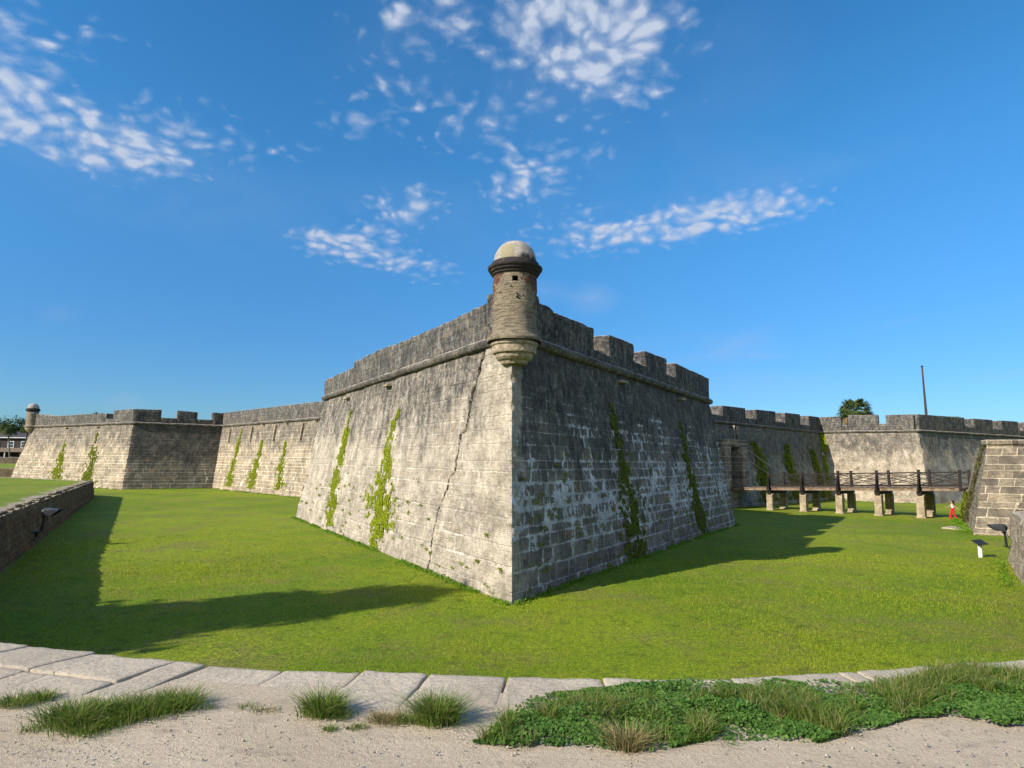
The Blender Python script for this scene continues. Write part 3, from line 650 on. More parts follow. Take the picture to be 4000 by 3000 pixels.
def face_grid(g, k, res, mi, nrm0=None, nrm1=None, hole=None, zb=-.9, zt=ZC, amp=1.):
    Ln = flen(k); n = fnorm(k)
    us = list(np.linspace(0, Ln, max(2, int(Ln/res)+1)))
    if k == 'ML': us = list(np.arange(0, 6.5, .035))+list(np.linspace(6.5, Ln, 205))
    zs = list(np.linspace(zb, zt, max(2, int((zt-zb)/res)+1)))
    if hole:
        us = sorted(us+[hole[0], hole[1]]); zs = sorted(zs+[hole[2], hole[3]])
    rows = []; uv = []
    for z in zs:
        row = []; ur = []
        for u in us:
            p = surf(k, u, z); d = displ(k, u, z, p)*amp
            nn = n.copy()
            for dist, no in ((u, nrm0), (Ln-u, nrm1)):
                if no is not None and dist < .45:
                    w = dist/.45; nn = nn*w+no*(1-w)
                    d -= (1-w)**2*amp*max(0, .08+.22*N3((0, 0, z), 1.1)+.22*N3((3, 0, z), 3.4)+.12*N3((7, 0, z), 9.))
            row.append((p[0]+nn[0]*d, p[1]+nn[1]*d, z)); ur.append((u, z))
        rows.append(row); uv.append(ur)
    e = FACES[k][1]-FACES[k][0]; fl = (e[0]*n[1]-e[1]*n[0]) > 0      # orientation: face normal must point outwards
    b = len(s_f := g.f)
    g.grid(rows, len(us)-1, len(zs)-1, uv, mi, flip=fl)
    if k == 'ML':
        nu = len(us)-1
        for q in range(b, len(g.f)):
            i = (q-b) % nu; j = (q-b)//nu; uc, w = crack_at((zs[j]+zs[j+1])/2)
            if abs((us[i]+us[i+1])/2-uc) < w+.015 and zs[j] > -.5: g.mi[q] = 2
    if hole:
        nu = len(us)-1; keep = []
        for q in range(b, len(g.f)):
            i = (q-b) % nu; j = (q-b)//nu
            uc, zc = (us[i]+us[i+1])/2, (zs[j]+zs[j+1])/2
            keep.append(not (hole[0] < uc < hole[1] and hole[2] < zc < hole[3]))
        kk = [q for q in range(b, len(g.f)) if keep[q-b]]
        g.uv = g.uv[:b*4]+[x for q in kk for x in g.uv[q*4:q*4+4]]; g.f = g.f[:b]+[g.f[q] for q in kk]; g.mi = g.mi[:b]+[g.mi[q] for q in kk]
fort = empty('stone_fort', (0, 60, 0), 'huge grey coquina stone fort with battered walls, bastions and notched parapets', 'fort')
def avg(*ks):
    v = sum(fnorm(k) for k in ks); return v/np.hypot(*v)*1.15
g = MB()
nT, nL, nR = avg('ML', 'MR'), avg('ML', 'MLf'), avg('MR', 'MRf')
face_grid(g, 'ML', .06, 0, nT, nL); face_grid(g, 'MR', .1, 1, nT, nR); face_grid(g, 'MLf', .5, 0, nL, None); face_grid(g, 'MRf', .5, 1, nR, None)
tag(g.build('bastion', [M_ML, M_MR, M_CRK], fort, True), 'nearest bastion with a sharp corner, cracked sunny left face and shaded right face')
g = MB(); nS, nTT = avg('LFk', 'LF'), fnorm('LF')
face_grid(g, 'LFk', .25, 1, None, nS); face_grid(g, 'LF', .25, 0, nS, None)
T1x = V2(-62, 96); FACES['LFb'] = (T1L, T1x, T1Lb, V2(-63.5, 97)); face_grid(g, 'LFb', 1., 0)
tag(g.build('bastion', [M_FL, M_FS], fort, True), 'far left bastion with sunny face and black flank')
g = MB(); nS = avg('RFk', 'RF')
face_grid(g, 'RFk', .25, 0, None, nS); face_grid(g, 'RF', .25, 1, nS, None)
tag(g.build('bastion', [M_RF, M_RS], fort, True), 'right bastion behind the footbridge')
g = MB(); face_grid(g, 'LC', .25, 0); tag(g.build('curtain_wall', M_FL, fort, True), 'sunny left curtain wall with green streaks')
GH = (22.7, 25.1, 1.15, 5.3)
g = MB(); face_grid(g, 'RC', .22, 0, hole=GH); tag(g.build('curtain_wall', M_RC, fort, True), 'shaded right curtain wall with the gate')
# flat roof of the fort
g = MB()
ring = [T0, S0R, C0R, C1R, S1R, T1R, V2(45, 140), V2(-45, 140), T1x, T1L, S1L, C1L, C0L, S0L]
g.face([(p[0], p[1], 7.75) for p in ring], [(p[0], p[1]) for p in ring]); g.build('roof_deck', M_SLAB, fort)
# cordon: half-round moulding under the parapets
def cordon(ks, rad, name='cordon'):
    g = MB(); pts = []
    for k, rev in ks:
        Ln = flen(k); us = np.linspace(0, Ln, max(3, int(Ln/.35)))
        us = us[::-1] if rev else us
        Pc, Qc = FACES[k][0], FACES[k][1]; n = fnorm(k)
        for u in us:
            p = Pc+(Qc-Pc)*u/Ln+n*.06
            if pts and np.hypot(*(p-pts[-1][:2])) < .15: continue
            pts.append(np.array([p[0], p[1], ZC+.02+.02*N3((p[0], p[1], 0), .6)]))
    rows = []; uv = []; nseg = 10; s = 0
    for k, p in enumerate(pts):
        a, b = pts[max(0, k-1)], pts[min(len(pts)-1, k+1)]; t = (b-a)[:2]/np.hypot(*(b-a)[:2]); n = np.array([t[1], -t[0]])
        if k: s += np.hypot(*(p-pts[k-1])[:2])
        row = []; ur = []
        for i in range(nseg+1):
            an = 2*math.pi*i/nseg; q = (p[0]+n[0]*math.cos(an)*rad, p[1]+n[1]*math.cos(an)*rad, p[2]+math.sin(an)*rad)
            w = NV(q, 2.2)*.035+NV(q, 7.)*.018; row.append((q[0]+w[0], q[1]+w[1], q[2]+w[2])); ur.append((s, 6.6+.3*math.sin(an)))
        rows.append(row); uv.append(ur)
    g.grid(rows, nseg, len(pts)-1, uv); return g.build(name, M_CORD, fort, True)
cordon([('MLf', True), ('ML', True), ('MR', False), ('MRf', False)], .17)
cordon([('LC', False), ('LFk', False), ('LF', False)], .15)
cordon([('RC', True), ('RFk', False), ('RF', False)], .15)
# parapets: per face a list of blocks (u0, u1, top height at u0, at u1)
def parapet(k, blocks, mi_mats, label, thick=1.25, res=.28, r=.05, amp=.02, z0=ZC+.05, splay=0.):
    g = MB(); Pc, Qc = FACES[k][0], FACES[k][1]; e = (Qc-Pc)/np.hypot(*(Qc-Pc)); n = fnorm(k)
    for u0, u1, za, zb in blocks:
        P = []
        for zz in (0, 1):
            for (u, o) in ((u0, 0.), (u1, 0.), (u1, -thick), (u0, -thick)):
                p = Pc+e*u+n*(o+.02); z = z0 if zz == 0 else (za if u == u0 else zb)
                P.append((p[0], p[1], z))
        if (e[0]*n[1]-e[1]*n[0]) > 0:
            P = [P[i] for i in (1, 0, 3, 2, 5, 4, 7, 6)]
        rbox(g, P, res, r, amp, 1.6, 0, uv_world=u0)
    return tag(g.build('parapet', mi_mats, fort, True), label)
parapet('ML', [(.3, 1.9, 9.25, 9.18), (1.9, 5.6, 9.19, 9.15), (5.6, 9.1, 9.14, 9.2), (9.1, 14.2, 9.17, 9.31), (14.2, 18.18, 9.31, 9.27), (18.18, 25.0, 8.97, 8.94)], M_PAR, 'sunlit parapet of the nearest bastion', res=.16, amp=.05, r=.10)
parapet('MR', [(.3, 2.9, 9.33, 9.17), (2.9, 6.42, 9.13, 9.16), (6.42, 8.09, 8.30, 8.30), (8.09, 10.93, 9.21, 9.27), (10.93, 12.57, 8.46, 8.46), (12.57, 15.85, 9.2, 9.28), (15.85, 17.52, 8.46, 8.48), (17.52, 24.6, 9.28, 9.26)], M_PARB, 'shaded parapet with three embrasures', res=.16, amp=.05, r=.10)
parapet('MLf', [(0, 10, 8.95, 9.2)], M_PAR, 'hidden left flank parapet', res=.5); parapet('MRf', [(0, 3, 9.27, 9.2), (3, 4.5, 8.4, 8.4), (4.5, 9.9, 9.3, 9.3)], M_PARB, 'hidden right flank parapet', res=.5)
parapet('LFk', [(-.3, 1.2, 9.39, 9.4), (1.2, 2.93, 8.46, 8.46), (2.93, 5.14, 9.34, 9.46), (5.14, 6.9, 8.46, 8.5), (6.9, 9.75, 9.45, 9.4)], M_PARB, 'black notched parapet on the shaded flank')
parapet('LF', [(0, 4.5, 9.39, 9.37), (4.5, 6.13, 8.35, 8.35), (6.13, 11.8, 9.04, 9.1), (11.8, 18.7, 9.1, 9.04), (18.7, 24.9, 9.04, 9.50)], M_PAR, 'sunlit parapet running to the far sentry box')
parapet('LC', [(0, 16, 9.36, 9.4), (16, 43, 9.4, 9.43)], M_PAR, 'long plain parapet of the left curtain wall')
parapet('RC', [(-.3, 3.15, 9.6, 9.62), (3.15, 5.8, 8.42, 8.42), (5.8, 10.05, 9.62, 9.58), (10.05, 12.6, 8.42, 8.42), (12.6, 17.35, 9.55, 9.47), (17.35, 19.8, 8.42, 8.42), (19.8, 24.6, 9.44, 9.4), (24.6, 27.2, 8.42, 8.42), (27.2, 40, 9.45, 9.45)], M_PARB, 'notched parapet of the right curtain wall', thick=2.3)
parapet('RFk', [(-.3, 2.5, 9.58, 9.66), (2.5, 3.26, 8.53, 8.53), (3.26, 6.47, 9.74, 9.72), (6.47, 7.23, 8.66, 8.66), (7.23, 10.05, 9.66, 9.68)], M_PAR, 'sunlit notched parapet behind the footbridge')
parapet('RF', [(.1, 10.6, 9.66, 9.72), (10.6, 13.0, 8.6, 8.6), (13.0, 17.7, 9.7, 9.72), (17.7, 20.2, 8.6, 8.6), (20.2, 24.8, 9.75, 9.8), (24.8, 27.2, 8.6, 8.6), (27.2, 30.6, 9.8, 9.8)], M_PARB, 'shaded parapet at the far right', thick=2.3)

# sentry boxes
def sentry(cx, cy, dz, label, n=48, seed=0):
    c0 = (cx, cy, dz); m = .72
    g = MB()
    prof = [(.86, 7.50), (.88, 7.56), (.87, 7.63), (.74, 7.72)]+[(.70+.012*math.sin(z*9), z) for z in np.arange(7.82, 9.66, .0833)]+[(.70, 9.66)]
    az = math.atan2(-cy, -cx)             # window faces the path
    def skip(i, j):
        a = (i+.5)/n*2*math.pi-az; a = (a+math.pi) % (2*math.pi)-math.pi
        z = (prof[j][1]+prof[j+1][1])/2
        return (abs(a-.06) < .135 and 9.36 < z < 9.50) or (abs(abs(a)-math.pi) < .19 and 9.42 < z < 9.62)
    g.lathe(prof, c0, n, 0, jit=.018, skip=skip)
    # inner skin of the wall, with the same openings
    prof2 = [(.50, z) for _, z in prof]
    g2 = MB(); g2.lathe(prof2, c0, n, 0, skip=skip)
    b = len(g.v); g.v += g2.v; g.f += [[b+q for q in f] for f in g2.f]; g.uv += g2.uv; g.mi += g2.mi
    # jambs
    j0 = min(range(len(prof)-1), key=lambda j: abs((prof[j][1]+prof[j+1][1])/2-9.43))
    zs0 = [prof[j][1] for j in range(len(prof)-1) if 9.36 < (prof[j][1]+prof[j+1][1])/2 < 9.50]; zlo = zs0[0]; zhi = max(prof[j+1][1] for j in range(len(prof)-1) if 9.36 < (prof[j][1]+prof[j+1][1])/2 < 9.50)
    for s_ in (-1, 1):
        a = az+.06+s_*.155; ca, sa = math.cos(a), math.sin(a)
        g.face([(cx+ca*.49, cy+sa*.49, zlo), (cx+ca*.705, cy+sa*.705, zlo), (cx+ca*.705, cy+sa*.705, zhi), (cx+ca*.49, cy+sa*.49, zhi)])
    sh = g.build('sentry_box', M_SHAFT if dz == 0 else M_SHAFT2, fort, True); tag(sh, label)
    def sharp(P):
        o = []
        for k, q in enumerate(P): o += [q, (q[0], q[1]+.001)] if 0 < k < len(P)-1 else [q]
        return o
    g = MB(); g.lathe(sharp([(.05, 6.78), (.40, 6.80), (.43, 6.86), (.44, 6.90), (.52, 6.93), (.585, 7.00), (.60, 7.07), (.605, 7.12), (.68, 7.13), (.70, 7.17), (.70, 7.36), (.745, 7.38), (.76, 7.42), (.75, 7.47), (.66, 7.48), (.66, 7.52)]), c0, n, 0, jit=.022)
    g.build('corbel', M_CORB, sh)
    g = MB(); g.lathe(sharp([(.68, 9.60), (.72, 9.64), (.75, 9.66), (.74, 9.70), (.80, 9.74), (.82, 9.77), (.81, 9.80), (.86, 9.83), (.88, 9.88), (.87, 9.92), (.78, 9.95), (.78, 9.99), (.76, 10.03), (.755, 10.06), (.70, 10.09), (.6, 10.09)]), c0, n, 0, jit=.014)
    g.build('cornice', M_CORN, sh)
    g = MB(); g.lathe([(.69*math.cos(t)**.86 if t < 1.5 else .001, 10.06+.74*math.sin(t)) for t in np.linspace(0, math.pi/2, 14)], c0, n, 0, jit=.008)
    g.build('dome', M_DOME, sh, True)
    # putlog holes, black boxes standing in for their inner shade
    if dz == 0:
        for px, pz, w in ((-.13, 9.16, .035), (.06, 8.93, .035), (.09, 8.90, .03), (.075, 8.82, .055), (.28, 8.88, .03)):
            a = az+px*1.35; g = MB(); g.box((cx+math.cos(a)*.70, cy+math.sin(a)*.70, pz), (.07, w, w), a); g.build('socket', M_BLACK, sh)
sentry(.06, 19.78, 0, 'domed stone sentry box on the sharp corner of the nearest bastion')
sentry(-66.6, 88.2, .18, 'small domed sentry box at the tip of the far left bastion', 28)

# water spouts, buttress strips and gate
def spout(k, u, z, ln, w=.14, h=.1, mt=None, up=0):
    g = MB(); p = surf(k, u, z); n = fnorm(k); Pc, Qc = FACES[k][0], FACES[k][1]; e = (Qc-Pc)/np.hypot(*(Qc-Pc))
    rbox(g, [(*(p[:2]+e*a*w+n*b), z+zz) for zz in (-h/2, h/2) for a, b in ((-1, -.3), (1, -.3), (1, ln), (-1, ln))], .1, .02, .006, 4.)
    g.build('water_spout', mt or M_PIER, fort)
for u in (17.83, 10.58, 3.35): spout('RC', u, 7.25, .6)
for u in (30.47, 24.63, 18.09): spout('LC', u, 7.5, .35)
for k, u, z in (('ML', 11.6, 7.25), ('ML', 18.6, 7.22), ('MR', 9.1, 7.25), ('MR', 17.9, 7.28), ('LF', 15.5, 7.4), ('LF', 7.7, 7.4)): spout(k, u, z, .25, .35, .12)
def slot(u):
    g = MB(); k = 'LC'; n = fnorm(k); Pc, Qc = FACES[k][0], FACES[k][1]; e = (Qc-Pc)/np.hypot(*(Qc-Pc)); P = []
    for z in (5.6, 7.35):
        p = surf(k, u, z)[:2]
        for a, b in ((-.09, -.2), (.09, -.2), (.09, .2), (-.09, .2)): P.append((*(p+e*a+n*b), z))
    g.hexa(P); g.build('buttress_strip', M_FL, fort)
for u in (40.0, 33.45, 27.2, 20.8): slot(u)
def gate():
    k = 'RC'; n = fnorm(k); Pc, Qc = FACES[k][0], FACES[k][1]; e = (Qc-Pc)/np.hypot(*(Qc-Pc))
    X = lambda u, o, z: (*(Pc+e*u+n*o), z)
    g = MB()
    def pr(u0, u1, o0, o1, z0, z1, m=g, f=rbox):
        rbox(m, [X(u, o, z) for z in (z0, z1) for u, o in ((u0, o1), (u1, o1), (u1, o0), (u0, o0))][:8], .3, .03, .012, 3.)
    pr(21.55, 22.75, -1.2, .98, .6, 5.36); pr(25.05, 26.3, -1.2, .98, .6, 5.36); pr(21.4, 26.4, -1.2, .78, 5.38, 5.95); pr(21.3, 26.5, .0, .86, 5.92, 6.06)
    pr(22.75, 25.05, -1.2, .9, .4, 1.16)
    pr(22.95, 23.12, 0, .42, 6.06, 7.5); pr(22.15, 22.32, 0, .42, 6.06, 7.5)
    gt = tag(g.build('gateway', M_RAV, fort, True), 'stone framed gateway at the fort end of the footbridge')
    g = MB(); g.hexa([X(u, o, z) for z in (1.1, 5.35) for u, o in ((22.6, -1.0), (25.2, -1.0), (25.2, -1.1), (22.6, -1.1))]); g.build('door', M_BLACK, gt)
    g = MB(); g.hexa([X(u, o, z) for z in (4.35, 4.62) for u, o in ((22.72, -.35), (25.1, -.35), (25.1, -.5), (22.72, -.5))]); g.build('cross_beam', M_BEAM, gt)
gate()

# ------------------------------------------------------------------ footbridge
e_ = np.array([-.7201, -.6939]); n_ = np.array([.6939, -.7201])
def BX(u, k, z): p = C1R+e_*u+n_*k; return Vector((p[0], p[1], z))
def bridge():
    UN, UF = 25.3, 22.5; KS = [4.8, 7.75, 10.7, 13.65, 16.6]; KE = 19.4
    dz = lambda k: 1.66+(k-4.8)*.036
    root = empty('footbridge', tuple(BX(24, 12, 0)), 'long dark timber footbridge on square stone piers crossing the grassy moat', 'bridge')
    ang = math.atan2(n_[1], n_[0])
    g = MB(); k = .9
    while k < KE:
        w = random.uniform(.19, .24); z = dz(k)+random.uniform(-.006, .006); ov = random.uniform(-.04, .04)
        g.hexa([tuple(BX(u, kk, z+zz)) for zz in (-.05, .0) for u, kk in ((UN+.1+ov, k), (UF-.1+ov, k), (UF-.1+ov, k+w-.015), (UN+.1+ov, k+w-.015))]); k += w
    g.build('deck', M_PLANK, root)
    for i in range(-1, len(KS)):
        a = .9 if i < 0 else KS[i]; b = KS[i+1] if i+1 < len(KS) else KE
        for u in (UN-.02, (UN+UF)/2, UF+.02):
            g = MB(); g.hexa([tuple(BX(uu, kk, dz(kk)+zz)) for zz in (-.27, -.06) for uu, kk in ((u+.07, a), (u-.07, a), (u-.07, b-.01), (u+.07, b-.01))]); g.build('beam', M_STRING, root)
    for k in KS:
        z = dz(k)
        g = MB(); rbox(g, [tuple(BX(u, kk, zz)) for zz in (z-.56, z-.28) for u, kk in ((UN+.45, k-.17), (UF-.45, k-.17), (UF-.45, k+.17), (UN+.45, k+.17))], .5, .02, .008, 3.); g.build('cross_beam', M_TIMBER, root)
        for u, side in ((UN, 1), (UF, -1)):
            zb = moat_z(*BX(u, k, 0)[:2])-.15; zt = z-.565
            g = MB(); hw = .27
            rbox(g, [tuple(BX(u+a, k+b, zz)) for zz in (zb, zt) for a, b in ((hw, -hw), (-hw, -hw), (-hw, hw), (hw, hw))], .2, .03, .012, 4.)
            rbox(g, [tuple(BX(u+a, k+b, zz)) for zz in (zb, zb+.25) for a, b in ((hw+.05, -hw-.05), (-hw-.05, -hw-.05), (-hw-.05, hw+.05), (hw+.05, hw+.05))], .2, .04, .02, 4.)
            g.build('pier', M_PIER, root, True)
            g = MB(); uo = u+side*.16
            g.hexa([tuple(BX(uo+a, k+b, zz)) for zz in (z-.30, z+1.30) for a, b in ((.09, -.09), (-.09, -.09), (-.09, .09), (.09, .09))])
            g.hexa([tuple(BX(uo+a, k+b, zz)) for zz in (z+1.302, z+1.36) for a, b in ((.11, -.11), (-.11, -.11), (-.11, .11), (.11, .11))])
            # raking brace on the outside
            g.tube([BX(uo+side*.50, k+.0, z-.30), BX(uo+side*.1, k+.0, z+1.0)], .06, 4)
            g.build('post', M_TIMBER, root)
    KK = KS+[KE-.2]
    for u, side in ((UN, 1), (UF, -1)):
        uo = u+side*.16
        for a, b in zip(KK[:-1], KK[1:]):
            g = MB()
            def bar(k0, z0, k1, z1, r):
                g.hexa([tuple(BX(uo+s_*r[0], kk, zz)) for (zo) in (-r[1], r[1]) for s_, kk, zz in ((1, k0, z0+zo), (-1, k0, z0+zo), (-1, k1, z1+zo), (1, k1, z1+zo))])
            bar(a, dz(a)+1.13, b, dz(b)+1.13, (.05, .045)); bar(a, dz(a)+.12, b, dz(b)+.12, (.05, .045))
            m_ = (a+b)/2
            for z0, z1, x in ((.2, 1.08, .012), (1.08, .2, -.012)): 
                g.tube([BX(uo+x*2, a+.08, dz(a)+z0), BX(uo+x*2, b-.08, dz(b)+z1)], .024, 6)
            for z0, z1 in ((.65, 1.08), (.65, .2)):
                g.tube([BX(uo+.0, a+.08, dz(a)+z0), BX(uo, b-.08, dz(b)+z1)], .018, 6)
            for z0, z1 in ((1.08, .65), (.2, .65)):
                g.tube([BX(uo-.05, a+.08, dz(a)+z0), BX(uo-.05, b-.08, dz(b)+z1)], .018, 6)
            g.build('railing', M_TIMBER, root)
    for uo in (UN+.16, UF-.16):
        g = MB(); g.hexa([tuple(BX(uo+a, KE-.15+b, zz)) for zz in (dz(KE)-.3, dz(KE)+1.3) for a, b in ((.09, -.09), (-.09, -.09), (-.09, .09), (.09, .09))]); g.build('post', M_TIMBER, root)
    # drawbridge chains
    for uu, uo in ((21.9, UF-.16), (24.4, UN+.16)):
        A = BX(uu if uo < 24 else 24.2, .8, 5.5); B = BX(uo, KS[0], dz(KS[0])+1.2); g = MB()
        g.tube([A.lerp(B, s)-Vector((0, 0, .18*math.sin(math.pi*s))) for s in np.linspace(0, 1, 12)], .025, 6); g.build('chain', M_IRON, root)
bridge()

# ------------------------------------------------------------------ ravelin: separate triangular outwork on the right
RA, RBk = V2(26.2, 36.6), V2(35.1, 50.3)
RC2 = V2(47, 19)
def ravelin():
    root = empty('outwork_wall', (26.2, 36.6, 0), 'tall block-built stone outwork at the right edge where the footbridge lands', 'wall')
    ed = (RBk-RA)/np.hypot(*(RBk-RA)); nd = np.array([-ed[1], ed[0]]); nd = nd if nd[0] < 0 else -nd           # left side normal
    er = np.array([.93, -.38]); nr = np.array([-.38, -.93])                                                    # towards us
    H0 = 5.05
    def ln(u, z, s):      # point on the two battered faces
        b = 1.0*(z/H0)
        if s == 0: p = RA+ed*u; p = p-nd*b*1.0
        else: p = RA+er*u; p = p-nr*b*1.0
        return p
    k = np.linalg.solve(np.array([nd, nr]), np.array([1., 1.]))
    def corner(z): return RA-k*(1.0*z/H0)
    def top(u): return 5.02-2.6*ss(9.5, 11.8, u) if u < 11.8 else 2.05
    g = MB(); nu, nz = 90, 34; rows = []; uv = []
    Ln = 17.0
    for j in range(nz+1):
        row = []; ur = []
        for i in range(nu+1):
            u = Ln*i/nu; z = -.6+(top(u)+.6)*j/nz; cpt = corner(z); p = cpt+ed*u
            d = .09*N3((p[0], p[1], z), 1.2)+.07*N3((p[0], p[1], z), 3.5); d *= min(1, u/.3)*(1 if j < nz else .4)
            p = p+nd*d; row.append((p[0], p[1], z+(.10*N3((p[0], p[1], 0), 1.5) if j == nz else 0))); ur.append((u, z))
        rows.append(row); uv.append(ur)
    g.grid(rows, nu, nz, uv, 1)
    rows = []; uv = []; nu = 110; Lr = 22
    for j in range(nz+1):
        row = []; ur = []
        for i in range(nu+1):
            u = Lr*i/nu; z = -.6+(5.0+.6)*j/nz; cpt = corner(z); p = cpt+er*u
            d = (.025*N3((p[0], p[1], z), 1.5)+.02*N3((p[0], p[1], z), 5.))*min(1, u/.3)
            p = p+nr*d; row.append((p[0], p[1], z)); ur.append((u, z))
        rows.append(row); uv.append(ur)
    g.grid(rows, nu, nz, uv, 0, flip=True)
    # top surface
    tp = [corner(5.)+er*0, corner(5.)+er*Lr, corner(5.)+er*Lr+ed*8, corner(5.)+ed*9.4]
    g.face([(p[0], p[1], 4.98) for p in tp]); tp = [corner(2.)+ed*9.4, corner(2.)+er*Lr+ed*8, corner(2.)+er*Lr+ed*17, corner(2.)+ed*17]
    g.face([(p[0], p[1], 2.05) for p in tp])
    g.face([(*(corner(2)+ed*17), -.6), (*(corner(2)+er*Lr+ed*17), -.6), (*(corner(2)+er*Lr+ed*17), 2.05), (*(corner(2)+ed*17), 2.05)])
    g.build('wall_face', [M_RAV, M_RC2], root, True)
    for i in range(9):       # overhanging coping course
        g = MB(); a, b = i*1.45, (i+1)*1.45-.02; c5 = corner(5.0)
        rbox(g, [(*(c5+er*u+nr*o), z) for z in (5.02+.25*0, 5.30) for u, o in ((a-.05*(i == 0), .10), (b, .10), (b, -.9), (a-.05*(i == 0), -.9))], .25, .04, .02, 3., uv_world=a)
        g.build('coping_stone', M_RAV, root, True)
    return corner, ed, nd
M_RC2 = masonry('lime_streaked_rubble_wall', bw=.55, bh=.26, mortar=.03, joints=(-.2, .8), jtop=30., stain0=.05, stain1=.4, vtop=8., fleck=.3, brick_dark=.35, strata=.3, mort=(.55, .49, .39), tan=(.38, .32, .24), grey=(.28, .25, .2), bumpd=.12, green=.5)
rcorner, red, rnd_ = ravelin()

# ------------------------------------------------------------------ plants on walls
def leafquads(C, Nn, size, jit=.6, asp=1.0):
    """diamond leaves at C facing about Nn"""
    n = len(C); Nn = Nn+rng.normal(0, jit, (n, 3)); Nn /= np.linalg.norm(Nn, axis=1)[:, None]
    a = np.cross(Nn, rng.normal(0, 1, (n, 3))); a /= np.linalg.norm(a, axis=1)[:, None]; b = np.cross(Nn, a)
    s = (size*rng.uniform(.6, 1.3, n))[:, None]
    return np.stack([C-a*s*.5, C-b*s*.36*asp+Nn*s*.08, C+a*s*.5, C+b*s*.36*asp+Nn*s*.08], axis=1)
def ivy_patch(name, k, line, n, size, mt, label, group, thick=.035, rag=.7, sfun=None):
    """line: (u, z, half width) from top to bottom on wall face k"""
    line = sorted(line, key=lambda q: q[1]); zs = [q[1] for q in line]; us = [q[0] for q in line]; ws = [q[2] for q in line]
    n3 = np.array([*fnorm(k), .25]) if sfun is None else sfun[1]
    out = []; tries = 0
    pz = np.array([np.interp(z, zs, ws) for z in np.linspace(zs[0], zs[-1], 60)]); cum = np.cumsum(pz)/pz.sum()
    while len(out) < n and tries < n*12:
        tries += 1
        z = zs[0]+(zs[-1]-zs[0])*np.interp(random.random(), cum, np.linspace(0, 1, 60)); w = np.interp(z, zs, ws); x = random.gauss(0, .75)
        if abs(x) > 2.2: continue
        u = np.interp(z, zs, us)+x*w
        p = surf(k, u, z) if sfun is None else sfun[0](u, z)
        q = N3(p, 1.3)*.6+N3(p, 3.2)*.8+N3(p, 8.)*.5
        if q < -.30+abs(x)*rag*.55: continue
        off = random.uniform(.015, thick)*max(.25, 1-abs(x)*.6)
        out.append((p[0]+n3[0]*off, p[1]+n3[1]*off, z))
    C = np.array(out); NN = np.tile(n3, (len(C), 1))
    o = fast(name, leafquads(C, NN, size, .45), 4, mt); return tag(o, label, 'ivy', group)
GI = 'ivy and moss streaks growing down the fort walls'
ivy_patch('ivy', 'ML', [(17.5, 6.5, .1), (17.63, 5.4, .38), (17.65, 3.93, .48), (17.94, 2.87, .55), (17.57, 1.84, .62), (17.55, 1.11, .62), (17.41, .3, .5)], 13000, .09, M_IVY, 'bright green ivy streak nearest the left end of the sunny bastion face', GI, rag=.5)
ivy_patch('ivy', 'ML', [(9.7, 6.0, .3), (10.17, 5.35, .45), (10.23, 4.67, .52), (10.25, 3.87, .6), (10.3, 3.3, .8), (10.5, 2.5, 1.3), (10.6, 1.8, 1.4), (10.4, 1.2, 1.2), (10.28, .75, .9), (10.69, .1, .5)], 15000, .08, M_IVY, 'wider broken bright green ivy streak midway along the sunny bastion face', GI, rag=.75)
ivy_patch('ivy', 'MR', [(7.6, 6.2, .2), (7.75, 5.5, .5), (7.95, 4.7, .6), (8.18, 4.0, .6), (8.3, 3.4, .8), (8.49, 2.7, 1.1), (8.57, 2.0, 1.3), (8.64, 1.4, 1.3), (8.66, .6, 1.2), (8.67, 0, .8)], 9000, .085, M_IVYD, 'dark green ivy streak on the shaded bastion face nearest the sharp corner', GI, rag=1.1)
ivy_patch('ivy', 'MR', [(16.98, 6.0, .25), (17.22, 5.0, .55), (17.03, 4.13, .6), (17.09, 3.25, .7), (17.27, 2.4, .9), (17.44, 1.5, 1.0), (17.61, .6, 1.1), (17.73, 0, .8)], 7500, .09, M_IVYD, 'dark green ivy streak towards the far end of the shaded bastion face', GI, rag=1.1)
for L_, w, lb in (([(36.52, 7.2), (36.82, 6.05), (37.12, 4.57), (37.36, 3.34), (37.67, 1.88), (37.7, .5)], .8, 'yellow green moss streak on the left curtain wall beside the black flank'),
                  ([(30.13, 5.8), (30.33, 4.55), (30.71, 3.17), (31.06, 2.02), (31.31, .5)], 1.0, 'broad yellow green moss streak in the middle of the left curtain wall'),
                  ([(24.27, 5.6), (24.08, 4.21), (24.35, 2.81), (24.16, 1.53), (23.91, .6)], .8, 'sparse moss streak on the left curtain wall nearest the close bastion')):
    ivy_patch('ivy', 'LC', [(u, z, w*(.3+1.1*(1-z/L_[0][1]))) for u, z in L_], 5500, .17, M_IVY, lb, GI, rag=.9)
for L_, mt_, lb in (([(14.67, 5.8), (14.55, 4.85), (14.57, 3.77), (14.13, 2.7), (14.28, 1.72), (14.03, .5)], M_IVY, 'thin moss streak on the far left bastion nearest its sentry box'), ([(7.42, 6.6), (7.44, 5.65), (7.38, 4.61), (7.11, 3.42), (7.1, 2.48), (7.19, 1.47), (6.6, .3)], M_IVYM, 'thicker moss streak on the far left bastion nearest the black flank')):
    ivy_patch('ivy', 'LF', [(u, z, .25+1.1*(1-z/L_[0][1])) for u, z in L_], 4500, .19, mt_, lb, GI, rag=.9)
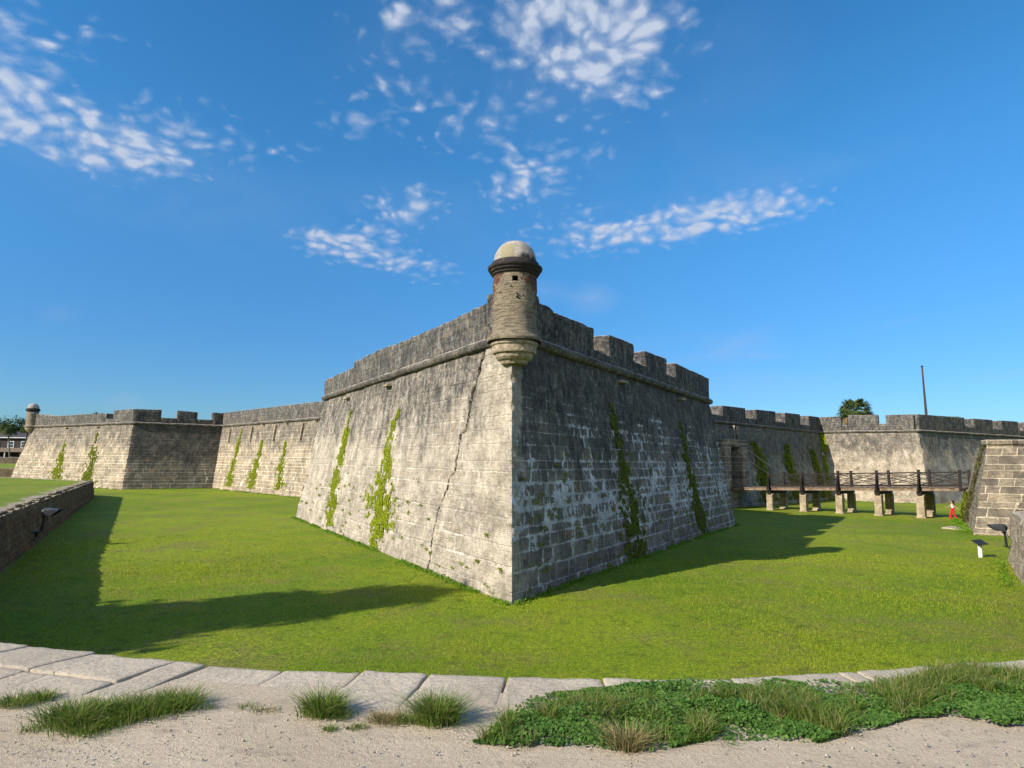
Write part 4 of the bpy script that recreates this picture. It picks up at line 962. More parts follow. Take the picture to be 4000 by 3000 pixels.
for pts, lb, nn in (([(18.8, 6.0, .5), (18.08, 4.8, 1.0), (18.0, 3.6, 1.1), (17.9, 2.45, 1.2), (17.7, 1.5, 1.5), (17.2, 0, 2.0)], 'thick ivy column right of the gate, on the shaded curtain wall', 7000),
                ([(10.7, 6.0, .5), (10.6, 4.4, .9), (10.68, 3.2, 1.0), (9.7, 2.0, 1.4), (9.9, .0, 2.2)], 'brownish ivy column midway along the shaded curtain wall', 6000),
                ([(3.46, 5.7, .4), (3.06, 4.1, .8), (2.7, 3.2, .9), (2.3, 1.85, 1.2), (2.0, .0, 1.5)], 'ivy column next to the inner corner on the shaded curtain wall', 5000)):
    ivy_patch('ivy', 'RC', pts, nn, .2, M_IVYM, lb, GI, thick=.3, rag=.7)
ivy_patch('ivy', 'RFk', [(.15, 7.7, .3), (.1, 6.0, .5), (.1, 4.2, .25), (.1, 2.3, .4), (.1, -.3, .5)], 3000, .2, M_IVY, 'bright ivy edging the inner corner beside the patchy sunlit flank', GI, thick=.25)
rs = (lambda u, z: np.array([*(rcorner(z)+red*u), z]), np.array([rnd_[0], rnd_[1], .2]))
ivy_patch('creeper', None, [(1.6, 5.15, .9), (2.6, 4.4, 1.0), (4.0, 3.3, 1.0), (5.6, 2.2, 1.3), (7.5, 1.0, 1.8), (9, .0, 1.8)], 2600, .11, M_CREEP, 'dry creeper hanging down the narrow left side of the block-built outwork', None, thick=.25, sfun=rs)
ivy_patch('creeper', None, [(10.6, 2.0, .35), (10.9, 1.2, .9), (11.2, .1, 1.4)], 2600, .13, M_IVYM, 'fresh green creeper at the foot of the outwork beside the footbridge landing', None, thick=.3, sfun=rs)

# weeds at the foot of the walls
def fringe():
    C = []
    for k, n, w in (('ML', 4500, .11), ('MR', 3000, .10), ('LC', 3500, .25), ('LFk', 900, .2), ('LF', 1500, .25), ('RC', 2500, .4), ('RFk', 900, .25)):
        Ln = flen(k); nn = fnorm(k)
        for _ in range(n):
            u = random.uniform(0, Ln); p = surf(k, u, 0); q = N3((p[0], p[1], 0), .7)+.3*N3((p[0], p[1], 0), 3.)
            if q < -.25: continue
            o = abs(random.gauss(0, w)); z = moat_z(p[0], p[1])+random.uniform(.01, .10)*max(.2, 1-o/w*.6)*(1+q)
            C.append((p[0]+nn[0]*(o+.05), p[1]+nn[1]*(o+.05), z))
    for a, b, n, w in ((rcorner(0), rcorner(0)+red*13, 2500, .35), (V2(15.7, 20.3), V2(19.3, 25.3), 300, .2)):
        for _ in range(n):
            p = a+(b-a)*random.random(); p = p+(rnd_ if w > .3 else V2(-.82, .57))*(abs(random.gauss(0, w))+.05); C.append((p[0], p[1], moat_z(*p)+random.uniform(.01, .2)))
    C = np.array(C); tag(fast('weeds', leafquads(C, np.tile([0, -.5, .7], (len(C), 1)), .075, .9), 4, M_FRINGE), 'bright leafy weeds fringing the foot of the fort walls', 'weeds', kind='stuff')
fringe()
def sprigs():
    C = []
    for k, cnt, zmax in (('ML', 70, 3.0), ('MR', 170, 4.5), ('LC', 60, 5), ('LF', 60, 5), ('RC', 60, 7)):
        Ln = flen(k); nn = fnorm(k)
        for _ in range(cnt):
            u = random.uniform(.5, Ln-.5); z = zmax*random.random()**1.5+.1; m_ = random.randint(8, 34)
            p = surf(k, u, z); e = (FACES[k][1]-FACES[k][0])/Ln; sd = random.uniform(.03, .07)
            for _ in range(m_):
                a = random.gauss(0, sd*1.6); C.append((p[0]+e[0]*a+nn[0]*random.uniform(.02, .08), p[1]+e[1]*a+nn[1]*random.uniform(.02, .08), z+random.gauss(0, sd*.7)))
    C = np.array(C); tag(fast('wall_weeds', leafquads(C, np.tile([0, -.8, .4], (len(C), 1)), .06, .9), 4, M_IVYM), 'small weed sprigs rooted in the masonry joints', 'weeds', kind='stuff')
sprigs()

# ------------------------------------------------------------------ grass
def blades(B, h, w, lean, mt, name, segs=1, fan=None):
    n = len(B); an = rng.uniform(0, 2*math.pi, n); d = np.stack([np.cos(an), np.sin(an), np.zeros(n)], 1)
    la = rng.uniform(0, 2*math.pi, n) if fan is None else fan
    le = np.stack([np.cos(la), np.sin(la), np.zeros(n)], 1)*(np.abs(rng.normal(0, lean, n))+.05)[:, None]
    hh = (h*rng.uniform(.5, 1.3, n))[:, None]; up = np.array([0, 0, 1.])
    ww = w*rng.uniform(.7, 1.3, n)[:, None]
    if segs == 1:
        V = np.stack([B-d*ww, B+d*ww, B+up*hh+le*hh], 1); return V, [[0, 1, 2]]
    m1 = B+up*hh*.5+le*hh*.22; m2 = B+up*hh*.84+le*hh*.62; tp = B+up*hh*.98+le*hh*1.15
    V = np.stack([B-d*ww, B+d*ww, m1+d*ww*.85, m1-d*ww*.85, m2+d*ww*.55, m2-d*ww*.55, tp], 1); return V, [[0, 1, 2, 3], [3, 2, 4, 5], [5, 4, 6]]
def lawn_blades():
    n = 620000; y = 10.3+(60-10.3)*rng.random(n)**2.6; x = (rng.random(n)*2-1)*(.84*y+.6)
    # keep off the walls
    def inside(px_, py_):
        a, b, c2 = T0b-np.array([0, .05]), S0Lb, S0Rb
        s1 = (b[0]-a[0])*(py_-a[1])-(b[1]-a[1])*(px_-a[0]); s2 = (c2[0]-a[0])*(py_-a[1])-(c2[1]-a[1])*(px_-a[0])
        return (s1 < 0) & (s2 > 0)
    lw = np.interp(y, [7.3, 21.3, 58.9], [-8.4, -16.4, -37.9]); rw = np.interp(y, [11.2, 19.95, 25.3, 26.2], [10.1, 15.8, 19.4, 60])
    ok = ~inside(x, y) & (x > lw) & (x < rw); x, y = x[ok], y[ok]
    z = np.array([H(a, b) for a, b in zip(x, y)])+.0
    B = np.stack([x, y, z-.015], 1); V, per = blades(B, .045, .0045, .5, None, '')
    sc = (np.minimum(1+(y-10)/16., 2.)*np.clip((62-y)/40., 0, 1))[:, None, None]; V = B[:, None, :]+(V-B[:, None, :])*sc*np.array([1, 1, .8])
    tag(fast('grass', V, 3, M_BLADE), 'short mown grass blades covering the moat lawn', 'grass', kind='stuff')
lawn_blades()
PZ = 2.075
def tuft(px, py, n, h, r, label, mt=None, lean=.95, dry=.0, group='grass tufts growing in the sandy path'):
    h *= .62; n = int(n*.8); p = at(px, py, PZ); B = np.array([p[0], p[1], PZ-.01])+np.stack([rng.normal(0, r*.6, n), rng.normal(0, r*.45, n), np.zeros(n)], 1)
    fan = np.arctan2(B[:, 1]-p[1], B[:, 0]-p[0])+rng.normal(0, .6, n)
    V, per = blades(B, h, .0022, lean, None, '', 3, fan)
    return tag(fast('grass_tuft', V, 7, mt or M_WGR, per=per), label, 'grass tuft', group)
TU = [(60, 2745, 600, .09, .11, 'low grass tuft at the left edge of the path'), (165, 2725, 420, .08, .07, 'small tuft between the left edge and the long clump'),
      (290, 2815, 1500, .17, .16, 'first dense tuft of the long clump on the left of the path'), (400, 2790, 700, .11, .15, 'second tuft of the long clump on the left'), (520, 2790, 1300, .15, .18, 'low middle tuft of the long clump on the left'),
      (620, 2770, 900, .14, .16, 'fourth tuft of the long clump on the left'), (700, 2760, 900, .16, .12, 'right end tuft of the long clump on the left'), (350, 2840, 1100, .08, .15, 'creeping green edge in front of the long clump'),
      (823, 2766, 60, .05, .04, 'tiny isolated sprig right of the long clump'), (967, 2768, 110, .07, .06, 'tiny green tuft by the coping, left of centre'), (1040, 2780, 120, .07, .07, 'small straw-tipped tuft left of centre'),
      (1260, 2790, 1500, .20, .10, 'round spiky tuft against the coping left of centre'), (1330, 2800, 250, .08, .08, 'low tuft touching the round spiky tuft'), (1285, 2850, 160, .05, .035, 'small flat tuft below the round spiky tuft'),
      (1400, 2845, 220, .05, .05, 'thin yellow tuft between the two spiky tufts'), (1500, 2815, 520, .08, .09, 'dry reddish grass line between the two spiky tufts'), (1600, 2815, 350, .09, .1, 'yellowish tuft beside the tall dark tuft'),
      (1710, 2815, 1900, .23, .09, 'tallest dark spiky tuft in the middle of the path edge'), (2455, 2925, 800, .19, .07, 'straw coloured tuft at the front of the weed bed'), (2845, 2915, 60, .07, .04, 'lone small sprig in the sand before the weed bed'),
      (130, 2850, 120, .05, .06, 'small sprig lowest at the left of the path')]
for q in TU: tuft(q[0], q[1], q[2], q[3], q[4], q[5], M_DRY if ('straw' in q[5] or 'dry' in q[5]) else M_WGR)
def weedbed():
    up = [(1870, 2905), (1980, 2800), (2060, 2740), (2150, 2715), (2330, 2700), (2480, 2680), (2700, 2665), (2900, 2665), (3200, 2670), (3500, 2665), (3640, 2640), (3800, 2620), (4100, 2625)]
    lo = [(1870, 2905), (1980, 2925), (2250, 2920), (2420, 2945), (2560, 2945), (2760, 2905), (3000, 2900), (3200, 2910), (3340, 2870), (3420, 2850), (3560, 2810), (3700, 2800), (3900, 2835), (4100, 2835)]
    ux, uy = zip(*up); lx, ly = zip(*lo)
    C = []; T = []; B = []; G = []
    for _ in range(120000):
        px = random.uniform(1850, 4080); a, b = np.interp(px, ux, uy), np.interp(px, lx, ly)
        py = a+(b-a)*random.random() if b > a else a
        # ragged edges
        p = at(px, py, PZ); e = min(py-a, b-py)/110.; rg = .45+N3((p[0], p[1], 0), 2.5)*1.3+.8*N3((p[0], p[1], 0), 8.)
        if e < rg*.8-.1 and random.random() < .92: continue
        hm = (.025+.09*max(0, .4+N3((p[0], p[1], 0), 3.2)+.5*N3((p[0], p[1], 0), 9.)))*min(1, .35+max(0, e)*.6)
        C.append((p[0], p[1], PZ+.01+random.random()**.7*hm))
        if (py-a) > .28*(b-a)*(1 if px < 3500 else 0) and random.random() < .34 and N3((p[0], p[1], 5), 1.6)*.9+N3((p[0], p[1], 5), 6.)*.5 > -.12+.45*((py-a)/max(1, b-a)-.35): B.append((p[0], p[1], PZ))
    C = np.array(C); B = np.array(B)
    nn = np.tile([0, -.25, 1.], (len(C), 1))
    tag(fast('clover', leafquads(C, nn, .024, .45, 1.3), 4, M_WEED), 'dense low clover leaves forming the weed bed at the right of the path', 'weeds', kind='stuff')
    V, per = blades(B, .115, .0022, .9, None, '', 3); tag(fast('long_grass', V, 7, M_WGR, per=per), 'longer grass growing up through the clover bed', 'grass', kind='stuff')
    m = rng.random(len(B)) < .12; V, per = blades(B[m], .13, .0018, .5, None, '', 3); tag(fast('dry_grass', V, 7, M_DRY, per=per), 'straw coloured stalks among the clover bed', 'grass', kind='stuff')
weedbed()
def pebbles():
    n = 1500; C = []
    for _ in range(n):
        x = random.uniform(-4.6, 4.8); y = random.uniform(3.2, 4.7); C.append((x, y, PZ+.002+.012*random.random()))
    C = np.array(C); s = rng.uniform(.003, .011, n)[:, None]
    oct_ = np.array([(1, 0, 0), (0, 1, 0), (-1, 0, 0), (0, -1, 0), (0, 0, .7), (0, 0, -.7)])
    V = C[:, None, :]+oct_[None]*s[:, None]*rng.uniform(.6, 1.4, (n, 6, 1))
    tag(fast('gravel', V, 3, M_COPE, per=[[0, 1, 4], [1, 2, 4], [2, 3, 4], [3, 0, 4], [1, 0, 5], [2, 1, 5], [3, 2, 5], [0, 3, 5]]), 'loose shell grit and pebbles on the sandy path', 'gravel', kind='stuff')
pebbles()

# ------------------------------------------------------------------ small objects in the moat
def marker():
    p = at(3831, 2177, 0.); z = moat_z(p[0], p[1]); root = empty('marker_post', (p[0], p[1], z), 'short white post with tilted dark plate on top, standing in the right lawn', 'post')
    g = MB(); g.tube([(p[0], p[1], z-.1), (p[0], p[1], z+.56)], .082, 16); g.build('post', M_WHITE, root, True)
    g = MB(); r = .21; P = []
    for zz in (0, .025):
        for a, b in ((-1, -1), (1, -1), (1, 1), (-1, 1)): P.append((p[0]+a*r, p[1]+b*r, z+.60+zz+b*.07+a*.015))
    g.hexa(P); g.build('plate', M_IRON, root)
marker()
def slab():
    g = MB(); c = at(3770, 2066, -.08); t = np.array([.8, .6]); n = np.array([-.6, .8])
    rbox(g, [(*(c[:2]+t*a+n*b), c[2]+zz) for zz in (-.1, .06) for a, b in ((-1.1, -1.3), (1.1, -1.0), (1.2, 1.2), (-.8, 1.0))], .25, .04, .05, 1.2)
    tag(g.build('stone_slab', M_SLAB, None, True), 'pale flat stone slab sunk in the lawn beside the outwork', 'slab')
slab()
def floodlight(base, wn, aim, label, sc=1., cable=True):
    """lamp head with a pointed visor on a yoke and post bracketed to a wall; wn: wall normal, aim: horizontal direction of the visor"""
    base = Vector(base); wn = Vector((*wn, 0)).normalized(); aim = Vector((*aim, 0)).normalized(); up = Vector((0, 0, 1)); sd = up.cross(aim)
    root = empty('floodlight', tuple(base), label, 'floodlight')
    hd = base+up*.95*sc+wn*.30*sc
    g = MB()      # round housing
    rows = []
    for t in np.linspace(0, math.pi, 9):
        rows.append([tuple(hd-aim*(math.cos(t)*.17*sc)*1.0+(sd*math.cos(a)+up*math.sin(a))*max(.001, math.sin(t))*.19*sc) for a in np.linspace(0, 2*math.pi, 17)])
    g.grid(rows, 16, 8); g.build('housing', M_LAMP, root, True)
    g = MB()      # visor: tapered hood reaching forward
    A = [hd+aim*.02*sc+(sd*a*.21+up*b*.20)*sc for a, b in ((-1, -.9), (-1.0, .4), (-.6, 1.0), (.6, 1.0), (1, .4), (1, -.9))]
    B_ = [hd+aim*.36*sc+(sd*a*.20+up*b*.17)*sc for a, b in ((-1, -.9), (-1.0, .5), (-.6, 1.0), (.6, 1.0), (1, .5), (1, -.9))]
    C_ = [hd+aim*.66*sc+(sd*a*.16+up*(b*.10+.04))*sc for a, b in ((-1, .2), (-1.0, .6), (-.6, 1.0), (.6, 1.0), (1, .6), (1, .2))]
    g.grid([[tuple(q) for q in r_] for r_ in (A, B_, C_)], 5, 2); g.face([tuple(q) for q in A]); g.face([tuple(A[0]), tuple(A[5]), tuple(B_[5]), tuple(B_[0])])
    g.build('visor', M_VISOR, root)
    g = MB(); g.tube([base+wn*.24*sc, base+wn*.26*sc+up*.45*sc, hd-up*.12*sc], [.06*sc, .055*sc, .05*sc], 8)
    for s_ in (-1, 1): g.tube([hd-up*.30*sc, hd-up*.27*sc+sd*s_*.22*sc, hd+sd*s_*.22*sc], .025*sc, 6)
    g.build('pole', M_LAMP, root)
    g = MB(); g.box(tuple(base+wn*.12*sc), (.5*sc, .38*sc, .04*sc), math.atan2(sd.y, sd.x)); g.box(tuple(base+wn*.06*sc-up*.12*sc), (.16*sc, .14*sc, .2*sc), math.atan2(sd.y, sd.x)); g.build('bracket', M_LAMP, root)
    if cable:
        g = MB(); P = [hd-up*.25*sc, hd-up*.3*sc-sd*.3*sc*(1 if sd.x > 0 else -1), base+up*.25*sc-sd*.35*sc*(1 if sd.x > 0 else -1), base-up*.3*sc-sd*.28*sc*(1 if sd.x > 0 else -1), base-up*.42*sc-sd*.1*sc, base-up*.15*sc+sd*.05*sc]
        pts = []
        for i in range(len(P)-1):
            for s in np.linspace(0, 1, 5)[:-1]: pts.append(P[i].lerp(P[i+1], s))
        g.tube(pts+[P[-1]], .018*sc, 6); g.build('cable', M_LAMP, root)
def wallhit(px, py, P, Q):
    P, Q = np.array(P), np.array(Q); e = (Q-P)/np.hypot(*(Q-P)); n = np.array([e[1], -e[0]]); d = ray(px, py); t = (P@n)/(d[:2]@n); return np.array([0, 0, EYE])+d*t
b = wallhit(140, 2078, (-37.9, 58.7), (-16.45, 21.2)); floodlight(b, (.867, .497), (.98, .1), 'dark visored floodlight mounted on the shaded left moat wall', .86)
b = wallhit(3950, 2135, (16.0, 20.0), (19.65, 25.3)); floodlight((b[0]-.1, b[1]-.2, b[2]), (-.82, .57), (-.95, .3), 'black visored floodlight mounted on the sunlit right moat wall', .8, True)

# ------------------------------------------------------------------ child walking by the outwork
def person():
    p = at(3724, 2026, -.19); x0, y0 = p[0], p[1]; z0 = moat_z(x0, y0); s = 1.42
    root = empty('person', (x0, y0, z0), 'child in white tank top and red flared trousers walking left with arms held out', 'person')
    fw = Vector((-.94, .34, 0)); sd = Vector((.34, .94, 0)); up = Vector((0, 0, 1)); O = Vector((x0, y0, z0))
    P = lambda f, s_, u: O+(fw*f+sd*s_+up*u)*s
    J = {'pel': (0, 0, .52), 'wai': (0, 0, .60), 'che': (.01, 0, .72), 'neck': (.01, 0, .81), 'chin': (.025, 0, .85), 'head': (.02, 0, .915), 'crown': (.01, 0, .955),
         'hl': (0, .055, .50), 'kl': (.09, .06, .28), 'al': (.11, .06, .05), 'tl': (.18, .06, .025), 'hr': (0, -.055, .50), 'kr': (-.01, -.06, .28), 'ar': (-.15, -.06, .07), 'tr': (-.09, -.06, .02),
         'sl': (.01, .105, .775), 'el': (.10, .15, .66), 'wl': (.22, .17, .60), 'fl': (.27, .17, .61), 'sr': (.01, -.105, .775), 'er': (-.07, -.15, .65), 'wr': (-.17, -.20, .57), 'fr': (-.22, -.21, .56)}
    rad = {'pel': .075, 'wai': .058, 'che': .068, 'neck': .026, 'chin': .042, 'head': .062, 'crown': .045, 'hl': .056, 'kl': .036, 'al': .022, 'tl': .02, 'hr': .056, 'kr': .036, 'ar': .022, 'tr': .02,
           'sl': .03, 'el': .022, 'wl': .016, 'fl': .014, 'sr': .03, 'er': .022, 'wr': .016, 'fr': .014}
    E = [('pel', 'wai'), ('wai', 'che'), ('che', 'neck'), ('neck', 'chin'), ('chin', 'head'), ('head', 'crown'), ('pel', 'hl'), ('hl', 'kl'), ('kl', 'al'), ('al', 'tl'), ('pel', 'hr'), ('hr', 'kr'), ('kr', 'ar'), ('ar', 'tr'),
         ('che', 'sl'), ('sl', 'el'), ('el', 'wl'), ('wl', 'fl'), ('che', 'sr'), ('sr', 'er'), ('er', 'wr'), ('wr', 'fr')]
    J = dict(J); rad = dict(rad)
    for h, w in (('fl', 'wl'), ('fr', 'wr')):          # five fingers from each palm
        b = Vector(J[h]); d = (b-Vector(J[w])).normalized()
        for i, (o, l_) in enumerate(((-.02, .024), (-.008, .034), (.003, .037), (.014, .033), (.024, .026))):
            nm = h+str(i); J[nm] = tuple(b+d*l_+Vector((0, .0, o*.9))); rad[nm] = .0055; E.append((h, nm))
    ks = list(J); me = bpy.data.meshes.new('body'); me.from_pydata([tuple(P(*J[k])) for k in ks], [(ks.index(a), ks.index(b)) for a, b in E], [])
    o = link('body', me, M_SKIN, root); md = o.modifiers.new('skin', 'SKIN'); o.modifiers.new('sub', 'SUBSURF').levels = 1
    for i, k in enumerate(ks): me.skin_vertices[0].data[i].radius = (rad[k]*s, rad[k]*s)
    me.skin_vertices[0].data[0].use_root = True; md.use_smooth_shade = True
    # trousers: waist to flared hems
    def loft(name, secs, mt, n=14):
        g = MB(); g.grid([[tuple(P(c[0]+math.cos(a)*rf, c[1]+math.sin(a)*rs_, c[2])) for a in np.linspace(0, 2*math.pi, n+1)] for c, rf, rs_ in secs], n, len(secs)-1)
        return g
    g = loft('t', [((0, 0, .605), .062, .075), ((0, 0, .56), .07, .088), ((0, 0, .50), .075, .098), ((.005, 0, .465), .07, .10)], None)
    for sg, kx, ax in ((1, .09, .11), (-1, -.01, -.15)):
        h = loft('t', [((0, sg*.048, .51), .07, .055), ((kx*.5, sg*.055, .39), .058, .052), ((kx, sg*.06, .28), .048, .046), (((kx+ax)/2, sg*.06, .16), .056, .05), ((ax, sg*.06, .035), .078, .062)], None)
        b_ = len(g.v); g.v += h.v; g.f += [[b_+q for q in f] for f in h.f]; g.uv += h.uv; g.mi += h.mi
    g.build('trousers', M_RED, root, True)
    g = loft('t', [((0, 0, .595), .060, .075), ((.005, 0, .66), .062, .078), ((.01, 0, .73), .073, .088), ((.01, 0, .775), .058, .086), ((.01, 0, .80), .035, .06)], None); g.build('tank_top', M_TOP, root, True)
    g = MB(); rows = []
    for t in np.linspace(0, math.pi, 9):
        rows.append([tuple(P(.0+math.sin(t)*math.cos(a)*.07-.012, math.sin(t)*math.sin(a)*.072, .925+math.cos(t)*.072)) for a in np.linspace(0, 2*math.pi, 13)])
    g.grid(rows, 12, 8)
    rows = []
    for c_, rf, r2 in (((-.035, 0, .93), .045, .06), ((-.055, 0, .86), .042, .062), ((-.075, .0, .80), .035, .055), ((-.095, 0, .74), .015, .03)):
        rows.append([tuple(P(c_[0]+math.cos(a)*rf, c_[1]+math.sin(a)*r2, c_[2])) for a in np.linspace(0, 2*math.pi, 11)])
    g.grid(rows, 10, 3); g.build('hair', M_HAIR, root, True)
    g = MB(); rows = []      # face
    for t in np.linspace(0, math.pi, 8):
        rows.append([tuple(P(.035+math.sin(t)*math.cos(a)*.045, math.sin(t)*math.sin(a)*.048, .90+math.cos(t)*.055)) for a in np.linspace(-math.pi, math.pi, 13)])
    g.grid(rows, 12, 7); g.tube([P(.07, 0, .905), P(.092, 0, .893), P(.075, 0, .885)], [.006*s, .009*s, .006*s], 6); g.build('face', M_SKIN, root, True)
person()

# ------------------------------------------------------------------ roof-top and background things
def palm(x, y, zb, zt, rc, label, name='palm_tree', nl=46, dead=.12, group=None, lean=(0, 0), tr=1.):
    root = empty(name, (x, y, zb), label, 'palm tree', group); c0 = Vector((x+lean[0], y+lean[1], zt))
    if zb < zt:
        g = MB(); g.tube([Vector((x, y, zb)).lerp(c0, s)+Vector((0, 0, 0)) for s in np.linspace(0, 1, 8)], [q*tr for q in (.24, .2, .18, .18, .18, .19, .2, .22)], 10); g.build('trunk', M_TRUNK, root, True)
    for nm, cnt, mt, lo, hi in (('crown', nl, M_PALM, -.55, 1.), ('dead_fronds', max(2, int(nl*dead)), M_PALMD, -1.0, -.35)):
        Q = []
        for i in range(cnt):
            el = math.asin(random.uniform(lo, hi)*.97); az = random.uniform(0, 2*math.pi); d = Vector((math.cos(el)*math.cos(az), math.cos(el)*math.sin(az), math.sin(el)))
            pl = rc*random.uniform(.42, .6); tip = c0+d*pl; sdv = d.cross(Vector((0, 0, 1))).normalized(); nrm = sdv.cross(d)
            Q.append([c0-sdv*.02, c0+sdv*.02, tip+sdv*.02, tip-sdv*.02])
            for b in range(15):
                a = (b/14-.5)*2.5+random.uniform(-.05, .05); ln = rc*.5*(1-.28*abs(a)/1.25)*random.uniform(.85, 1.1); dd = (d*math.cos(a)+sdv*math.sin(a)); w = dd.cross(nrm).normalized()*rc*.022
                m1 = tip+dd*ln*.55+Vector((0, 0, -.04*rc)); e1 = tip+dd*ln*.92+Vector((0, 0, -.22*rc*random.uniform(.6, 1.2)))
                Q.append([tip-w*.6, tip+w*.6, m1+w, m1-w]); Q.append([m1-w, m1+w, e1+w*.15, e1-w*.15])
        V = np.array([[tuple(q) for q in f] for f in Q]); o = fast(nm, V, 4, mt, root)
palm(54.3, 100, 6, 12.0, 3.0, 'bushy palm tree rising behind the gap in the sunlit right parapet', nl=110, dead=.25)
palm(-68.4, 105, 2, 9.7, 2.0, 'palm tree whose top just peeks over the far left parapet')
palm(-98.0, 125, 3.1, 8.8, 1.9, 'left one of the two tall palms before the dark house', group='palms in front of the dark house', nl=46, lean=(-.9, 0), tr=.7)
palm(-96.6, 126, 3.1, 8.9, 1.7, 'leaning right one of the two tall palms before the dark house', group='palms in front of the dark house', nl=46, lean=(1.0, 0), tr=.7)
def tree(x, y, zb, h, rx, rz, label, group, n=2600, ls=.45, name='broadleaf_tree', shape=None):
    root = empty(name, (x, y, zb), label, 'tree', group)
    g = MB(); g.tube([(x, y, zb-.2), (x+.1, y, zb+h*.25), (x, y, zb+h*.55)], [.35, .27, .15], 8)
    for k in range(6):
        a = k*1.05; g.tube([(x, y, zb+h*.35), (x+math.cos(a)*rx*.4, y+math.sin(a)*rx*.4, zb+h*.55), (x+math.cos(a)*rx*.7, y+math.sin(a)*rx*.7, zb+h*.7)], [.12, .08, .03], 5)
    g.build('trunk', M_TRUNK, root, True)
    C = []
    cl = []
    for _ in range(160 if shape else 60):
        if shape:
            f = random.random()**.8; r_ = shape(f); a = random.uniform(0, 2*math.pi); q = r_*math.sqrt(random.random())
            cl.append((x+math.cos(a)*q, y+math.sin(a)*q, zb+h*(1-f), .35+r_*.28))
        else:
            v = rng.normal(0, 1, 3); v /= np.linalg.norm(v); v *= random.uniform(.3, 1); cl.append((x+v[0]*rx, y+v[1]*rx, zb+h-rz+v[2]*rz, rx*random.uniform(.22, .38)))
    for _ in range(n):
        c_ = random.choice(cl); v = rng.normal(0, .5, 3); C.append((c_[0]+v[0]*c_[3], c_[1]+v[1]*c_[3], c_[2]+v[2]*c_[3]*.8))
    C = np.array(C); fast('crown', leafquads(C, np.tile([0, 0, 1.], (len(C), 1)), ls, 1.), 4, M_TREE, root)
GT = 'dark trees round the far house'
tree(-133, 168, 3.1, 10.6, 5.5, 3.4, 'dark broad tree behind the far house at the left picture edge', GT, 5000)
tree(-124.5, 168, 3.1, 9.4, 4.2, 2.8, 'dark tree crown behind the far house, between the two palms', GT, 4500)
tree(-116, 170, 3.1, 7.6, 3.0, 2.0, 'low dark tree behind the far house, nearest the fort', GT, 3500)
def house():
    root = empty('house', (-117, 150, 3.1), 'dark shingled two-storey house with white-framed windows beyond the far bastion', 'house')
    x0, x1, y0, y1 = -132, -108, 150, 160
    g = MB(); g.box(((x0+x1)/2, (y0+y1)/2, 5.4), (x1-x0, y1-y0, 4.7)); g.build('wall', M_SIDING, root)
    g = MB(); g.box(((x0+x1)/2, (y0+y1)/2, 7.86), (x1-x0+1.2, y1-y0+1.2, .22)); g.build('eaves', M_TRIM, root)
    g = MB(); a = [(x0-.5, y0-.5, 7.975), (x1+.5, y0-.5, 7.975), (x1+.5, y1+.5, 7.975), (x0-.5, y1+.5, 7.975)]; r0, r1 = (x0+4, 155, 9.6), (x1-6, 155, 9.3)
    g.face([a[0], a[1], r1, r0]); g.face([a[2], a[3], r0, r1]); g.face([a[1], a[2], r1]); g.face([a[3], a[0], r0]); g.build('roof', M_ROOFH, root)
    g = MB(); g.box((-119, 148.6, 4.98), (22, 2.6, .95)); g.build('porch_roof', M_PORCH, root)
    for xx in (-127, -123.5, -120.2, -117, -113.5, -110):
        g = MB(); g.box((xx, 147.6, 3.8), (.18, .18, 1.4)); g.build('porch_post', M_TRIM if xx in (-117,) else M_SIDING, root)
    for xc in (-117.6, -114.5, -121, -125):
        g = MB(); w, h = 1.35, 1.6
        for dx, dz_, sx, sz in ((-w/2, 0, .14, h), (w/2, 0, .14, h), (0, h/2-.07, w-.15, .14), (0, -h/2+.07, w-.15, .14), (0, 0, w-.15, .06)): g.box((xc+dx, 149.93, 6.25+dz_), (sx, .12, sz))
        f = g.build('window', M_TRIM, root); g = MB(); g.box((xc, 149.975, 6.25), (w-.2, .04, h-.2)); g.build('pane', M_PANE, f)
house()
def lowwall(a, b, z0, z1, label, mt, th=.6):
    g = MB(); a, b = np.array(a), np.array(b); e = (b-a)/np.hypot(*(b-a)); n = np.array([e[1], -e[0]])
    rbox(g, [(*(p+n*o), z) for z in (z0, z1) for p, o in ((a, 0), (b, 0), (b, -th), (a, -th))], .5, .06, .06, 1.)
    tag(g.build('stone_wall', mt, None, True), label, 'wall')
lowwall((-140, 79.2), (-58, 93.6), -1, 1.92, 'dark lower stone bank wall beyond the raised left lawn', M_MW)
lowwall((-160, 119.5), (-58, 121.8), 1.5, 3.4, 'dark upper stone wall in front of the far house', M_MW)
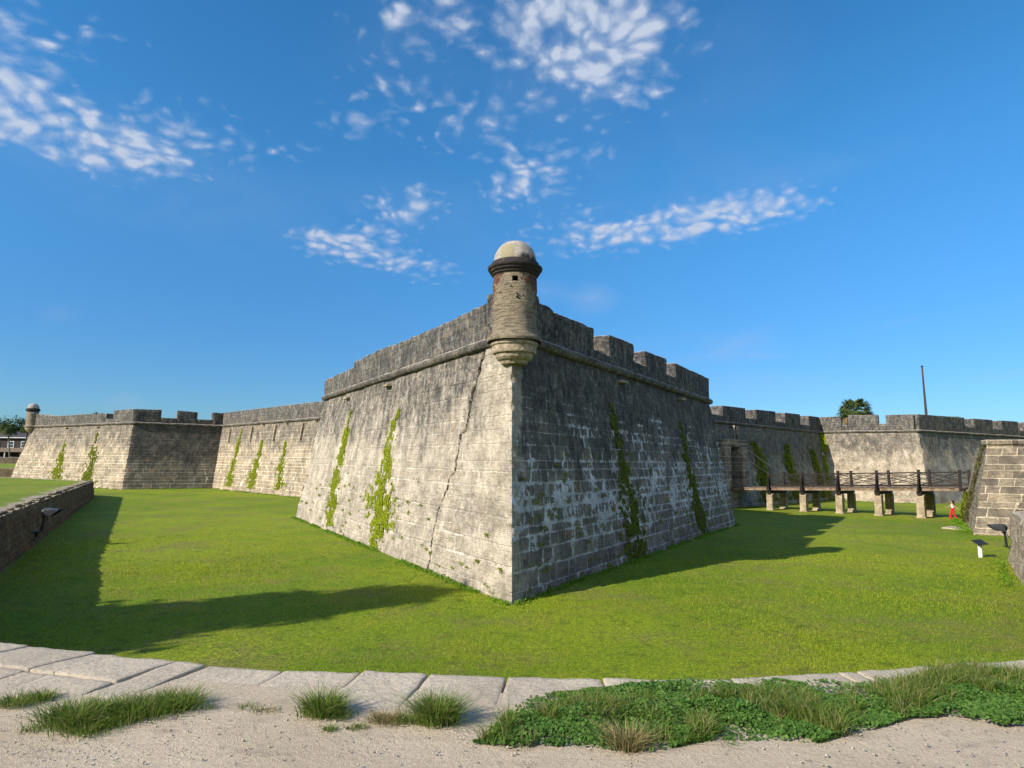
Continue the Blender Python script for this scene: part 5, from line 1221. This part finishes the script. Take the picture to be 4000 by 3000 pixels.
def cannon(x, y, z, az, tilt, mt, label, ln=2.4, r=.19):
    root = empty('cannon', (x, y, z-.9), label, 'cannon'); d = Vector((math.cos(az)*math.cos(tilt), math.sin(az)*math.cos(tilt), math.sin(tilt))); c_ = Vector((x, y, z))
    g = MB(); prof = [(-.62, .04), (-.58, .09), (-.54, .05), (-.5, 1.18*r), (-.4, 1.15*r), (-.38, 1.0*r), (.1, .9*r), (.12, .95*r), (.3, .82*r), (.9, .66*r), (.92, .72*r), (.95, .66*r), (1.0, .9*r), (1.06, .85*r), (1.08, .45*r), (.9, .42*r)]
    g.tube([c_+d*(a*ln*.62) for a, _ in prof], [b_ for _, b_ in prof], 16); g.build('barrel', mt, root, True)
    sd = Vector((-d.y, d.x, 0)).normalized(); h = Vector((d.x, d.y, 0)).normalized(); g = MB()
    for s_ in (-1, 1):
        o = c_+sd*s_*.24
        P = [o+sd*s_*t_+h*f+Vector((0, 0, zz)) for t_ in (0, .08) for f, zz in ((-.9, -.75), (.7, -.75), (.7, -.02), (-.9, -.4))]; g.hexa([tuple(q) for q in P])
        for f in (-.6, .45): g.tube([o+sd*s_*.1+h*f+Vector((0, 0, -.75)), o+sd*s_*.2+h*f+Vector((0, 0, -.75))], .16, 12)
    g.build('carriage', M_TIMBER, root)
pc = C1R+e_*11.2-n_*3.2
cannon(pc[0]-.2, pc[1]+.2, 9.62, math.atan2(n_[1], n_[0])+.9, .03, M_CANN, 'black iron cannon barrel showing above the shaded curtain parapet')
pc = S1R+np.array([.866, .5])*10.3-fnorm('RF')*2.2
cannon(pc[0], pc[1], 9.78, -.5, .02, M_BRONZE, 'green bronze cannon muzzle showing above the far right parapet')
def mast():
    x, y = 62.1, 95; root = empty('mast', (x, y, 7.7), 'tall bare dark wooden mast standing on the right bastion', 'mast')
    g = MB(); g.tube([(x+.12, y, 7.7), (x+.1, y, 11.4), (x+.02, y, 15), (x-.05, y, 18.5)], [.24, .19, .135, .10], 10); g.build('pole', M_MAST, root, True)
    g = MB(); g.lathe([(.001, .28), (.12, .24), (.17, .12), (.16, .02), (.11, 0)], (x-.05, y, 18.5), 10); g.build('cap', M_IRON, root, True)
mast()
# a conifer behind the camera on the left, whose shadow crosses the moat lawn
tree(-22.6, 5.6, 1.6, 13.0, 3.4, 3., 'pointed dense evergreen tree on the raised lawn left of the path', None, 30000, .4, 'conifer', shape=lambda f: .5+min(1, f*1.3)*2.9)
S.cycles.max_bounces = 6; S.cycles.transparent_max_bounces = 4; S.cycles.caustics_reflective = False; S.cycles.caustics_refractive = False
